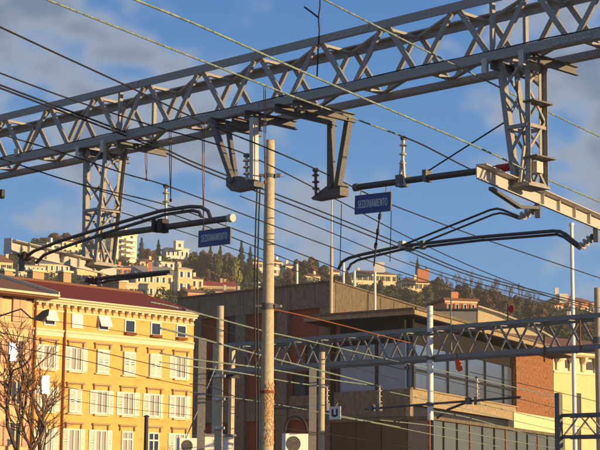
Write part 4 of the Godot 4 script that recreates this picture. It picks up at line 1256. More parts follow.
	# ---------------- ropes and rods hanging from the chord
	for q in [["two thin reddish cords hanging from the gantry right of the left tower", 146.0, 150.0, 179.0, 0.6], ["reddish cord pair hanging from the gantry above the left insulator", 170.0, 128.0, 200.0, 0.1], ["thin pale cord hanging from the gantry to the left sign", 203.0, 122.0, 229.0, 0.1], ["pinkish cord hanging from the gantry in front of the concrete pole top", 264.5, 86.0, 182.0, -0.2]]:
		var cd := thing("hanging_cord", q[0], "cord", gw(q[1], q[2], q[4]), "cords hanging from the gantry")
		part("strand", MB.new().tube([gw(q[1] - 0.8, q[2], q[4]), gw(q[1] - 0.4, (q[2] + q[3]) * 0.5, q[4]), gw(q[1] + 0.6, q[3], q[4])], 0.011, 6), M.rope, cd)
		part("strand", MB.new().tube([gw(q[1] + 0.9, q[2], q[4]), gw(q[1] + 1.3, (q[2] + q[3]) * 0.5, q[4]), gw(q[1] + 0.6, q[3], q[4])], 0.011, 6), M.rope, cd)
		part("weight", MB.new().lathe(gw(q[1] + 0.6, q[3] + 2, q[4]), UP, [[0.0, 0.0], [0.03, 0.01], [0.03, 0.07], [0.0, 0.09]], 8), M.rust, cd)
	var dr := thing("twisted_cable", "twisted dark cable with a side branch hanging over the gantry's upper chord", "cable", gw(319, 20, -0.1))
	part("strand", MB.new().tube([gw(320, -14, -0.1), gw(320, 6, -0.1), gw(318.4, 18, -0.1), gw(319.4, 30, -0.1), gw(318, 52, -0.1), gw(317, 78, -0.1)], 0.018, 6), M.wire, dr)
	part("branch", MB.new().tube([gw(319, 18, -0.1), gw(312, 12.5, -0.1), gw(304.5, 7, -0.1)], 0.02, 6), M.wire, dr)

# ================================================================ the far gantry
var FO := Vector3.ZERO
func fp(s: float, y: float, w: float) -> Vector3:
	return FO + UD * s + UP * y + GN * w
func fw(px: float, py: float, w := 0.0) -> Vector3:
	return at_plane(px, py, FO + GN * w, GN)
func fs(px: float, py: float, w := 0.0) -> float:
	return (fw(px, py, w) - FO).dot(UD)

func far_gantry() -> void:
	FO = at_d(400, 359.5, 68.0)
	var H := at_d(400, 331.5, 68.0).y - FO.y
	var mod := (fs(346, 350) - fs(434, 350)) / 3.0
	var s0 := fs(434, 350) + mod * 0.5
	var b := thing("overhead_line_gantry", "lower grey lattice gantry crossing in front of the glazed concrete building", "gantry", flat(FO))
	var sl := fs(216, 360)
	var sr := fs(602, 340)
	truss(b, fp, sr, sl, mod, s0, H, 0.95, 0.17, 0.08, GN, M.grey_paint)
	# portal legs at the left end
	var lm := group_part("end_mast", b)
	for w in [0.0, 0.95]:
		var p := fp(sl, 0, w)
		part("leg", MB.new().bar(flat(p), p + UP * (H + 0.1), 0.2, 0.2, GN), M.concrete_pole, lm)
	part("head", MB.new().bar(fp(sl, -0.15, -0.3), fp(sl, -0.15, 1.3), 0.24, 0.16), M.black, lm)
	# tall drop post carried on the front
	var dp := group_part("drop_post", b)
	part("tube", MB.new().tube([fw(430.5, 420, -0.22), fw(430, 306, -0.22)], 0.115, 12), M.white_paint, dp)
	for py in [334.0, 358.0, 404.0]:
		part("collar", MB.new().lathe(fw(430, py + 2, -0.22), UP, [[0.11, 0.0], [0.15, 0.0], [0.15, 0.14], [0.11, 0.14]], 12), M.steel_dark, dp)
	for py in [312.0, 322.0, 345.0, 374.0, 388.0]:
		part("joint", MB.new().lathe(fw(430, py, -0.22), UP, [[0.114, 0.0], [0.122, 0.0], [0.122, 0.03], [0.114, 0.03]], 12), M.steel_pale, dp)
	# a lamp-like orange flag hung from the bottom chord
	var fl := thing("orange_flag", "small orange cloth hung from the lower gantry right of the white post", "flag", fw(458, 368, -0.15))
	part("cloth", MB.new().slab([fw(455, 361, -0.15), fw(457, 358.5, -0.15), fw(459.5, 361, -0.15), fw(461.5, 370, -0.15), fw(459, 372, -0.15), fw(456, 369, -0.15)], GN * 0.08), plain(C(222, 92, 36), 0.9), fl)
	part("string", MB.new().tube([fw(457, 362, -0.13), fw(456.5, 346, -0.13)], 0.012, 6), M.wire, fl)
	# red signal flag on top
	var rf := thing("red_marker", "small red marker disc on a rod above the lower gantry's top chord", "marker", fw(508, 322))
	part("rod", MB.new().tube([fw(508, 324, 0), fw(508, 303, 0)], 0.03, 6), M.black, rf)
	part("disc", MB.new().lathe(fw(511.5, 309, -0.02), -GN, [[0.0, 0.0], [0.14, 0.0], [0.14, 0.03], [0.0, 0.03]], 16), M.red, rf)
	for q in [[451.0, 292.0, 350.0, "thin pale rod standing on the lower gantry left of the red marker"], [544.0, 335.0, 362.0, "thin orange rod hanging on the lower gantry above the brick wall"], [580.0, 318.0, 352.0, "thin rusty rod on the lower gantry near its right end"]]:
		single("rod", MB.new().tube([fw(q[0], q[1], -0.12), fw(q[0] + 0.3, q[2], -0.12)], 0.03, 6), M.rust if q[0] > 500.0 else M.patina, q[3], "rod", "thin rods fixed to the lower gantry")
	# right end mast
	var rm := thing("mast", "tall cream lit mast at the right edge holding the lower gantry's end", "mast", flat(fw(598, 340, 0.3)))
	var mp := fw(598.5, 340, 0.4)
	part("shaft", MB.new().lathe(flat(mp), UP, [[0.15, 0.0], [0.13, fw(598, 288, 0.4).y], [0.0, fw(598, 288, 0.4).y + 0.02]], 14), M.concrete_pole, rm)
	part("collar", MB.new().lathe(Vector3(mp.x, mp.y, mp.z), UP, [[0.13, -0.1], [0.2, -0.1], [0.2, 0.1], [0.13, 0.1]], 14), M.steel_dark, rm)
	# ---- lower arms with insulators
	for q in [[365.0, 409.0, 521.0, 397.0, "long thin dark arm with two insulators right of the U board", [[379.5, 386.0, 407.0], [477.0, 377.0, 400.0]], 0.2], [262.0, 409.5, 328.0, 405.0, "short thin dark arm with one insulator left of the U board", [[327.0, 386.0, 406.0]], 0.2]]:
		var ar := thing("registration_cantilever", q[4], "bracket", fw(q[0], q[1], q[6]), "thin arms below the lower gantry")
		part("tube", MB.new().tube([fw(q[0], q[1], q[6]), fw((q[0] + q[2]) * 0.5, (q[1] + q[3]) * 0.5, q[6]), fw(q[2], q[3], q[6])], 0.045, 8), M.tube, ar)
		for k in q[5]:
			insulator(ar, fw(k[0], k[2], q[6]), fw(k[0], k[1], q[6]), 0.1)
			part("clamp", MB.new().box(fw(k[0] - 8, k[2] + 0.8, q[6]), UD, UP, GN, Vector3(0.22, 0.26, 0.2)), M.steel_dark, ar)
			part("clamp", MB.new().box(fw(k[0], k[2] + 0.8, q[6]), UD, UP, GN, Vector3(0.14, 0.3, 0.2)), M.steel_dark, ar)
		if q[0] > 300.0:
			part("brace", MB.new().tube([fw(437, 418, q[6]), fw(448, 409.5, q[6]), fw(470, 401, q[6])], 0.05, 8), M.tube, ar)
	# U board
	var c := fw(335, 413, 0.0)
	var ub := thing("letter_board", "small white board with dark letter U", "sign", c)
	part("board", MB.new().box(c, UD, UP, GN, Vector3(0.62, 0.52, 0.03)), M.sign_white, ub)
	var uu := MB.new()
	var o := -GN * 0.022
	uu.box(c + o + UD * 0.12 + UP * 0.02, UD, UP, GN, Vector3(0.09, 0.3, 0.014))
	uu.box(c + o - UD * 0.12 + UP * 0.02, UD, UP, GN, Vector3(0.09, 0.3, 0.014))
	uu.box(c + o - UP * 0.115, UD, UP, GN, Vector3(0.146, 0.09, 0.0136))
	part("letter", uu, M.black, ub)
	part("bracket", MB.new().bar(c + UP * 0.26 + GN * 0.03, c + UP * 0.42 + GN * 0.15, 0.04, 0.04), M.steel_dark, ub)

# ================================================================ poles
func round_pole(called: String, label: String, px: float, py_top: float, d: float, r0: float, r1: float, m: Material, px_bot := -1.0) -> Node3D:
	var t := at_d(px, py_top, d)
	var o := thing(called, label, "pole", flat(t))
	part("shaft", MB.new().lathe(flat(t), UP, [[r0, 0.0], [lerpf(r0, r1, 0.5), t.y * 0.5], [r1, t.y], [0.0, t.y + 0.01]], 20), m, o)
	return o

func poles() -> void:
	var d := 48.0
	var t := at_d(270, 141.5, d)
	var o := thing("concrete_pole", "tall tapering cream concrete pole with peeling orange patch in the middle", "pole", flat(t))
	part("shaft", MB.new().lathe(flat(t), UP, [[0.215, 0.0], [0.2, 2.0], [0.185, 4.4], [0.165, 6.8], [0.132, t.y], [0.0, t.y + 0.015]], 28), M.concrete_pole, o)
	part("cap", MB.new().lathe(t, UP, [[0.134, -0.02], [0.138, -0.02], [0.13, 0.03], [0.0, 0.06]], 20), M.peel, o)
	for q in [[176.0, 0.155, 0.1], [306.5, 0.185, 0.16], [392.0, 0.2, 0.08]]:
		var p := at_d(267, q[0], d)
		var c := Vector3(t.x, p.y, t.z)
		var cn := group_part("clamp", o)
		part("band", MB.new().lathe(c, UP, [[q[1] - 0.03, -q[2] * 0.5], [q[1] + 0.012, -q[2] * 0.5], [q[1] + 0.012, q[2] * 0.5], [q[1] - 0.03, q[2] * 0.5]], 20), M.steel_dark if q[0] < 390.0 else M.rust, cn)
		if q[0] < 390.0:
			part("lug", MB.new().box(c + Vector3(0.24, 0, 0.1), Vector3.RIGHT, UP, Vector3.BACK, Vector3(0.12, 0.1, 0.1)), M.steel_dark, cn)
			part("lug", MB.new().box(c + Vector3(-0.26, 0, 0.1), Vector3.RIGHT, UP, Vector3.BACK, Vector3(0.2, 0.06, 0.08)), M.steel_dark, cn)
			part("bolt", MB.new().lathe(c + Vector3(0.33, 0, 0.1), Vector3.RIGHT, [[0.0, 0.0], [0.035, 0.0], [0.035, 0.06], [0.0, 0.06]], 8), M.steel_pale, cn)
	# flaking paint: thin curved flakes lying on the shaft
	var fk := MB.new()
	for i in 200:
		var py := 384.0 + 62.0 * pow(rng.randf(), 1.1)
		var y := at_d(266, py, d).y
		var an := deg_to_rad(lerpf(-20.0, 75.0, rng.randf()))
		var rr := lerpf(0.215, 0.165, clampf(y / 6.8, 0, 1)) + 0.004 + 0.01 * rng.randf()
		var cdir := Vector3(sin(an), 0, cos(an))
		var tx := Vector3(cos(an), 0, -sin(an))
		var fu := (UP + tx * (rng.randf() - 0.5) * 1.6).normalized()
		var fr := fu.cross(cdir).normalized()
		var fc := Vector3(t.x, y, t.z) + cdir * rr
		var a0 := 0.012 + 0.03 * rng.randf()
		var b0 := 0.02 + 0.07 * rng.randf()
		fk.slab([fc + fr * a0, fc + fu * b0 * 0.6 + fr * a0 * 0.3, fc + fu * b0 - fr * a0 * 0.2, fc - fr * a0 * 0.8 + fu * b0 * 0.2, fc - fu * b0 * 0.9], cdir * 0.005)
	var f := part("flaking_paint", fk, M.peel, o)
	f.set_meta("kind", "stuff")
	# feeder cables down its left flank
	for q in [-0.33, -0.25]:
		var pts := []
		for k in 9:
			var y := lerpf(at_d(262, 176, d).y, 0.3, k / 8.0)
			pts.append(Vector3(t.x + q - 0.05 * sin(k * 0.8), y, t.z + 0.12))
		single("feeder_cable", MB.new().tube(pts, 0.022, 8), M.black, "black feeder cable running down the left side of the concrete pole, %s one" % ("outer" if q < -0.3 else "inner"), "cable", "feeder cables on the concrete pole")
	var ci := thing("line_insulator", "small white insulator on the cables left of the concrete pole", "insulator", at_d(258, 287, d))
	insulator(ci, at_d(258, 289, d), at_d(258, 281, d), 0.1, 2, M.white_paint)
	# other poles
	var pp := round_pole("steel_pole", "slim grey concrete pole with white rings at the lower gantry's left end", 220.5, 306, 66.0, 0.17, 0.13, M.concrete_pole)
	for py in [376.0, 399.0, 428.0]:
		var y := at_d(220, py, 66.0).y
		part("ring", MB.new().lathe(flat(pp.position, y), UP, [[0.14, -0.05], [0.24, -0.05], [0.24, 0.05], [0.14, 0.05]], 14), M.steel_pale, pp)
	var hp := at_d(202, 338, 64.0)
	var h := thing("steel_post", "flat grey steel post beside the yellow building's right edge", "post", flat(hp))
	part("flange", MB.new().box(flat(hp, hp.y * 0.5), Vector3.RIGHT, UP, Vector3.BACK, Vector3(0.24, hp.y, 0.03)), M.grey_paint, h)
	part("flange", MB.new().box(flat(hp, hp.y * 0.5) + Vector3(0.04, 0, -0.22), Vector3.RIGHT, UP, Vector3.BACK, Vector3(0.24, hp.y, 0.03)), M.grey_paint, h)
	part("web", MB.new().box(flat(hp, hp.y * 0.5) + Vector3(0.02, 0, -0.11), Vector3.RIGHT, UP, Vector3.BACK, Vector3(0.03, hp.y, 0.19)), M.grey_paint, h)
	var gp2 := at_d(313, 369, 63.0)
	var h2 := thing("steel_post", "flat grey steel post left of the U board", "post", flat(gp2))
	part("face", MB.new().box(flat(gp2, gp2.y * 0.5), Vector3.RIGHT, UP, Vector3.BACK, Vector3(0.27, gp2.y, 0.03)), M.grey_paint, h2)
	part("web", MB.new().box(flat(gp2, gp2.y * 0.5) + Vector3(0, 0, -0.12), Vector3.RIGHT, UP, Vector3.BACK, Vector3(0.03, gp2.y, 0.2)), M.grey_paint, h2)
	round_pole("steel_pole", "thin cream round pole just left of the U board", 322, 352, 64.0, 0.12, 0.11, M.concrete_pole)
	var mm := round_pole("thin_mast", "thin white lighting mast rising into the sky at the right", 571.5, 225, 92.0, 0.13, 0.1, M.white_paint)
	part("head", MB.new().lathe(flat(mm.position, at_d(571.5, 225, 92.0).y), UP, [[0.0, -0.05], [0.14, -0.05], [0.14, 0.1], [0.0, 0.12]], 12), M.white_paint, mm)
	var am := at_d(331, 285, 138.0)
	var an := thing("rooftop_mast", "thin pale mast standing at the corner of the concrete building's roof", "mast", am)
	part("lower_tube", MB.new().tube([at_d(331, 325, 137.6), at_d(331.6, 247, 137.6)], 0.14, 10), M.concrete_pole, an)
	part("upper_tube", MB.new().tube([at_d(331.6, 248, 137.6), at_d(332, 196, 137.6)], 0.055, 8), M.porcelain, an)
	for q in [[297.0, 263.0, 284.0, "short white vent pipe on the flat roof left of the rooftop mast"], [343.5, 262.0, 300.0, "white vent pipe on the flat roof right of the rooftop mast"], [354.5, 271.0, 296.0, "short white pipe on the flat roof under the second sign"], [375.0, 272.0, 304.0, "short white pipe on the flat roof left of the turret house"]]:
		var vy := at_d(q[0], q[2] + 10, 145)
		single("vent_pipe", MB.new().tube([vy, at_d(q[0], q[1], 145)], 0.11, 10), M.white_paint, q[3], "pipe", "vent pipes on the flat roof")
	var dkp := at_d(146.5, 416, 110.0)
	var dl := thing("lamp_post", "short dark post standing in front of the yellow building", "post", flat(dkp))
	part("shaft", MB.new().lathe(flat(dkp), UP, [[0.16, 0.0], [0.13, dkp.y], [0.0, dkp.y]], 12), M.black, dl)
	part("cap", MB.new().lathe(dkp, UP, [[0.0, -0.06], [0.18, -0.06], [0.2, 0.0], [0.0, 0.08]], 12), M.black, dl)

# ================================================================ wires
func wire(label: String, pts: Array, y_from: Array, r: float, m: Material, called := "overhead_wire", far := -1.0) -> void:
	# y_from: [px, py, depth] fixes the height of the wire; the rest follows at that height
	var h := at_d(y_from[0], y_from[1], y_from[2]).y
	var P := []
	for q in pts: P.append(at_y(q[0], q[1], h))
	# smooth
	var S := []
	for i in P.size() - 1:
		for k in 6:
			var a: Vector3 = P[maxi(0, i - 1)]
			var e: Vector3 = P[mini(P.size() - 1, i + 2)]
			S.append((P[i] as Vector3).cubic_interpolate(P[i + 1], a, e, k / 6.0))
	S.append(P[-1])
	single(called, MB.new().tube(S, r, 6), m, label, "wire", "overhead wires")

func wires() -> void:
	var w = M.wire
	wire("pale green wire from the top left edge down to the right tube's insulator", [[20, -12], [48, 0], [120, 28.5], [200, 60], [260, 83.5], [300, 99], [350, 117], [403, 136.5]], [403, 136.5, 34.6], 0.0165, M.patina)
	wire("pale green wire from the top edge over the gantry middle to the right channel arm", [[110, -11], [136, 0], [200, 26], [300, 70.5], [400, 114], [485, 150.5], [545, 178.5], [640, 219]], [530, 171, 33.0], 0.0165, M.patina)
	wire("pale green wire crossing the top right of the gantry", [[300, -12], [325, 0], [400, 38], [485, 80], [540, 108], [640, 156]], [485, 80, 33.4], 0.0165, M.patina)
	wire("dark wire leaving the right insulator behind the channel arm", [[404, 137], [425, 146], [470, 169], [520, 192], [560, 210]], [404, 137, 34.6], 0.016, w)
	wire("dark wire from left edge high above the gantry down to the right hand bracket insulator", [[-30, 13.5], [0, 27], [60, 55], [124, 84.5], [203, 122], [262, 146], [315.5, 169], [370, 195], [400, 208], [487, 240], [600, 278], [660, 298]], [315.5, 169, 37.6], 0.015, w)
	wire("dark wire resting on the left bracket insulator", [[-30, 60], [0, 73], [70, 99], [150, 125], [200, 139.5], [246.5, 154.5], [300, 180.5], [345, 204], [410, 238], [480, 270], [545, 295], [600, 313]], [246.5, 154.5, 38.6], 0.015, w)
	wire("upper one of the heavy contact wire pair clamped to the long cantilever", [[-30, 73], [0, 85], [140, 138], [205, 167], [320, 211], [403, 245], [470, 272.5], [545, 293], [620, 312]], [140, 138, 41.6], 0.021, w)
	wire("lower one of the heavy contact wire pair clamped to the long cantilever", [[-30, 76], [0, 88], [140, 141.5], [205, 171], [320, 216], [403, 249], [470, 275.5], [545, 295.5], [620, 313.5]], [140, 141.5, 41.6], 0.021, w)
	wire("dark wire resting on the left tube's insulator", [[-30, 124], [0, 134], [60, 152], [126, 174], [166, 185.5], [240, 213], [320, 243], [410, 275], [470, 294]], [166, 185.5, 40.2], 0.015, w)
	wire("thin dark wire below the left tube's insulator, passing behind the left sign", [[-30, 148], [20, 165], [80, 184], [165, 204.5], [215, 222], [310, 257.5], [345, 272]], [165, 204.5, 41.5], 0.015, w)
	wire("thin dark wire dipping under the left sign towards the pole", [[60, 178], [120, 197], [160, 210.5], [200, 224], [240, 240.5], [300, 264.5], [330, 277]], [160, 210.5, 42.0], 0.013, w)
	# over the yellow building
	for q in [["thin dark wire across the yellow facade at top shutter height", [[-20, 328], [0, 332.5], [90, 350], [150, 364], [200, 376]]], ["thin dark wire across the yellow facade just below the top row of shutters", [[-20, 340], [0, 344], [90, 362], [150, 378], [200, 388]]], ["thin dark wire across the yellow facade at middle shutter height", [[60, 386], [120, 397], [200, 409]]], ["thin dark wire across the lower yellow facade", [[60, 398], [120, 408], [200, 416]]], ["thin dark wire running along the foot of the yellow facade", [[-20, 437], [60, 440], [130, 446], [200, 453]]]]:
		wire(q[0], q[1], [100, 380, 78.0], 0.016, w)
	# lit wires low in the middle
	wire("lit green wire from the red roof's right end across the pole to the right", [[150, 302], [180, 308.5], [262, 330.5], [300, 339], [400, 362], [470, 377], [560, 398]], [300, 339, 58.0], 0.024, M.patina)
	wire("lit green wire running down to the insulator right of the U board, uppermost", [[160, 328], [195, 337], [262, 355.5], [320, 370.5], [379.5, 386]], [379.5, 386, 66.0], 0.026, M.patina)
	wire("lit green wire running down to the insulator right of the U board, middle", [[160, 353], [195, 359.5], [262, 368], [320, 378], [379.5, 386.5]], [379.5, 386.5, 66.2], 0.024, M.patina)
	wire("lit green wire running down to the insulator above the U board, lowest", [[160, 362], [195, 367], [240, 373], [290, 382], [327, 387]], [327, 387, 66.2], 0.022, M.patina)
	wire("reddish cable from the concrete pole's clamp to the lower gantry", [[268, 308], [300, 315], [345, 326], [410, 343]], [268, 308, 48.0], 0.018, M.rust)
	for q in [["thin pale wire slanting over the dark strip window, upper one", [[433, 411], [470, 418], [520, 432], [560, 441]]], ["thin pale wire slanting over the dark strip window, lower one", [[380, 420], [440, 427], [500, 439], [560, 449]]], ["thin pale wire below the U board", [[340, 417], [380, 424], [440, 436], [500, 447]]]]:
		wire(q[0], q[1], [440, 425, 70.0], 0.02, M.patina)
	for q in [["fine dark wire just under the contact wire pair in the middle", [[240, 196], [320, 228], [403, 262], [470, 285], [560, 312]], [320, 228, 50.0]],
			["fine dark wire crossing the hill left of the concrete pole", [[100, 206], [165, 226], [240, 251], [330, 283]], [165, 226, 52.0]],
			["fine dark wire across the right half of the hill skyline", [[410, 262], [470, 281], [545, 301], [620, 320]], [470, 281, 60.0]],
			["fine dark wire over the ribbon glazing, sloping to the right edge", [[330, 352], [430, 376], [520, 399], [620, 424]], [430, 376, 72.0]],
			["fine dark wire over the left brick front, highest one", [[190, 321], [260, 341], [330, 361], [400, 380]], [260, 341, 70.0]],
			["fine dark wire over the brick wall and pale yellow house", [[470, 372], [540, 388], [620, 407]], [540, 388, 70.0]],
			["fine dark wire along the bottom below the U board", [[280, 428], [340, 436], [420, 449]], [340, 436, 66.0]],
			["fine dark wire over the yellow attic windows", [[-20, 312], [60, 322], [130, 333], [200, 345]], [60, 322, 76.0]]]:
		wire(q[0], q[1], q[2], 0.014, w)
	for q in [["fine pale wire over the left brick front below the lit green ones", [[190, 392], [262, 402], [330, 414], [400, 427]], [262, 402, 66.0]],
			["fine pale wire over the concrete spandrel toward the lower right", [[390, 392], [450, 405], [520, 422], [600, 440]], [450, 405, 70.0]],
			["fine pale wire over the pale yellow house at the lower right", [[480, 404], [540, 418], [620, 436]], [540, 418, 70.0]]]:
		wire(q[0], q[1], q[2], 0.016, M.patina)
	wire("thin dark wire low at left reaching the steel post", [[190, 384], [215, 388], [262, 408], [330, 430]], [215, 388, 62.0], 0.018, w)
	single("stay_wire", MB.new().tube([at_d(216, 366, 65.5), at_d(203, 398, 65.0), at_d(186, 438, 64.0)], 0.022, 6), M.grey_paint, "pale slanting stay from the slim pole to beside the yellow building", "stay")
	# droppers between wires
	for q in [["thin vertical dropper wire left of the second sign", 341.5, 204.0, 268.0, 37.0], ["short vertical dropper wire right of the second sign", 391.5, 207.0, 262.0, 36.8]]:
		single("dropper_wire", MB.new().tube([at_d(q[1], q[2], q[4]), at_d(q[1] - 1.5, q[3], q[4])], 0.01, 6), M.wire, q[0], "wire", "dropper wires")
	var rr := thing("dropper_rod", "dark jointed rod hanging below the second sign", "rod", at_d(379, 215, 36.6))
	part("shaft", MB.new().tube([at_d(380.5, 210, 36.6), at_d(376, 244, 36.6), at_d(374, 266, 36.6)], 0.02, 6), M.wire, rr)
	for q in [[380.0, 214.0], [378.0, 229.0], [376.0, 243.0]]:
		part("joint", MB.new().tube([at_d(q[0], q[1], 36.6), at_d(q[0] - 0.6, q[1] + 5, 36.6)], 0.034, 8), M.wire, rr)

# ================================================================ vegetation
var crowns := {}
var nb_sash := []
func leaf_crown(sd: int, count: int, tall: bool) -> ArrayMesh:
	# unit crown (height 1, width about 1), foot at the origin: leaf sprays round several boughs
	var g := RandomNumberGenerator.new()
	g.seed = sd
	var b := MB.new()
	var lobes := []
	if not tall:
		for i in 9:
			var a := g.randf() * TAU
			var r := 0.12 + 0.22 * g.randf()
			lobes.append([Vector3(cos(a) * r, 0.28 + 0.5 * g.randf(), sin(a) * r), 0.14 + 0.12 * g.randf()])
		lobes.append([Vector3(0, 0.55, 0), 0.27])
		lobes.append([Vector3(g.randf() * 0.1, 0.82, 0), 0.16])
	for i in count:
		var p: Vector3
		var o: Vector3
		if tall:
			var y := pow(g.randf(), 0.8)
			var a := g.randf() * TAU
			var tier := 0.72 + 0.28 * sin(y * 34.0)
			var r := 0.5 * (1.0 - y) * tier * sqrt(g.randf()) + 0.02
			if sd % 2 == 1: r = 0.36 * sin(PI * clampf(0.08 + y * 0.92, 0, 1)) * (0.8 + 0.2 * g.randf())
			p = Vector3(cos(a) * r, y, sin(a) * r)
			o = Vector3(cos(a), 0.5, sin(a))
		else:
			var l = lobes[g.randi() % lobes.size()]
			var dv := Vector3(g.randfn(), g.randfn(), g.randfn()).normalized()
			p = l[0] + dv * l[1] * pow(g.randf(), 0.35)
			o = dv
			if p.y < 0.06: p.y = 0.06 + g.randf() * 0.1
		var s := (0.032 + 0.035 * g.randf()) * (0.8 if tall else 1.0)
		var e1 := (o.cross(Vector3(g.randfn(), g.randfn(), g.randfn()))).normalized()
		var e2 := (e1.cross(o) + o * 0.6 * g.randfn()).normalized()
		b.quad(p - e1 * s, p + e2 * s * 0.7, p + e1 * s, p - e2 * s * 0.9, o)
	return b.mesh(null)

func branch(b: MB, p: Vector3, dir: Vector3, L: float, r: float, lvl: int, g: RandomNumberGenerator, twig: MB, spread := 0.55) -> void:
	var q := p + dir * L * 0.5 + Vector3(g.randfn(), g.randfn(), g.randfn()) * L * 0.05
	var e := q + (dir + Vector3(g.randfn(), g.randfn() * 0.5 + 0.15, g.randfn()) * 0.16).normalized() * L * 0.5
	(b if lvl > 1 else twig).tube([p, q, e], [r, r * 0.82, r * 0.62], 6 if lvl > 2 else 3, false)
	if lvl == 0: return
	var n := 3 if lvl > 1 else 4
	for i in n:
		var t := 0.45 + 0.55 * (i + 1.0) / n
		var s: Vector3 = p.lerp(q, t * 2.0) if t < 0.5 else q.lerp(e, t * 2.0 - 1.0)
		var nd := (dir + Vector3(g.randfn(), g.randfn() * 0.6 + 0.25, g.randfn()) * spread).normalized()
		branch(b, s, nd, L * (0.58 + 0.25 * g.randf()), r * 0.66, lvl - 1, g, twig, spread)

func bare_meshes(sd: int) -> Array:
	var g := RandomNumberGenerator.new()
	g.seed = sd
	var b := MB.new()
	var t := MB.new()
	branch(b, Vector3.ZERO, UP, 0.3, 0.02, 5, g, t, 0.5)
	return [b.mesh(M.bark), t.mesh(M.twig_grey)]

func hill_tree(px: float, base_py: float, top_py: float, wpx: float, kind: String, label: String, near := -1.0) -> void:
	var bp := hill_hit(px, base_py) if near < 0.0 else flat(at_d(px, base_py, near))
	var d := -bp.z
	var h := at_d(px, top_py, d).y - bp.y
	var w := wpx * d / F
	var nm: String = {"conifer": "conifer", "cypress": "cypress", "bare": "bare_tree"}.get(kind, "tree")
	var o := thing(nm, label, "tree", bp, "trees on the hillside")
	var turn := rng.randf() * TAU
	if kind == "bare":
		var k := "bare%d" % (rng.randi() % 4)
		if not crowns.has(k): crowns[k] = bare_meshes(200 + int(k.right(1)))
		for i in 2:
			var mi := MeshInstance3D.new()
			mi.name = ["trunk", "crown"][i]
			mi.mesh = crowns[k][i]
			mi.basis = Basis(UP, turn).scaled(Vector3(w * 1.2, h * 1.02, w * 1.2))
			o.add_child(mi)
		return
	var tall := kind == "conifer" or kind == "cypress"
	var key := ("c%d" % (100 + 2 * (rng.randi() % 2) + (1 if kind == "cypress" else 0))) if tall else ("r%d" % (rng.randi() % 6))
	if not crowns.has(key):
		crowns[key] = leaf_crown(int(key.substr(1)) + (0 if tall else 10), 1700 if tall else 1500, tall)
	var cr := MeshInstance3D.new()
	cr.name = "crown"
	cr.mesh = crowns[key]
	cr.material_override = M["leaf_dark"] if kind == "conifer" else M["leaf_" + kind]
	cr.basis = Basis(UP, turn).scaled(Vector3(w * 1.1, h, w * 1.1))
	o.add_child(cr)
	part("trunk", MB.new().tube([bp - UP * 1.0, bp + UP * h * 0.45, bp + UP * h * 0.8], [h * 0.022, h * 0.016, h * 0.006], 6), M.bark, o)

func ordinal(i: int) -> String:
	var w := ["first", "second", "third", "fourth", "fifth", "sixth", "seventh", "eighth", "ninth", "tenth", "eleventh", "twelfth"]
	return w[i] if i < w.size() else "%dth" % (i + 1)

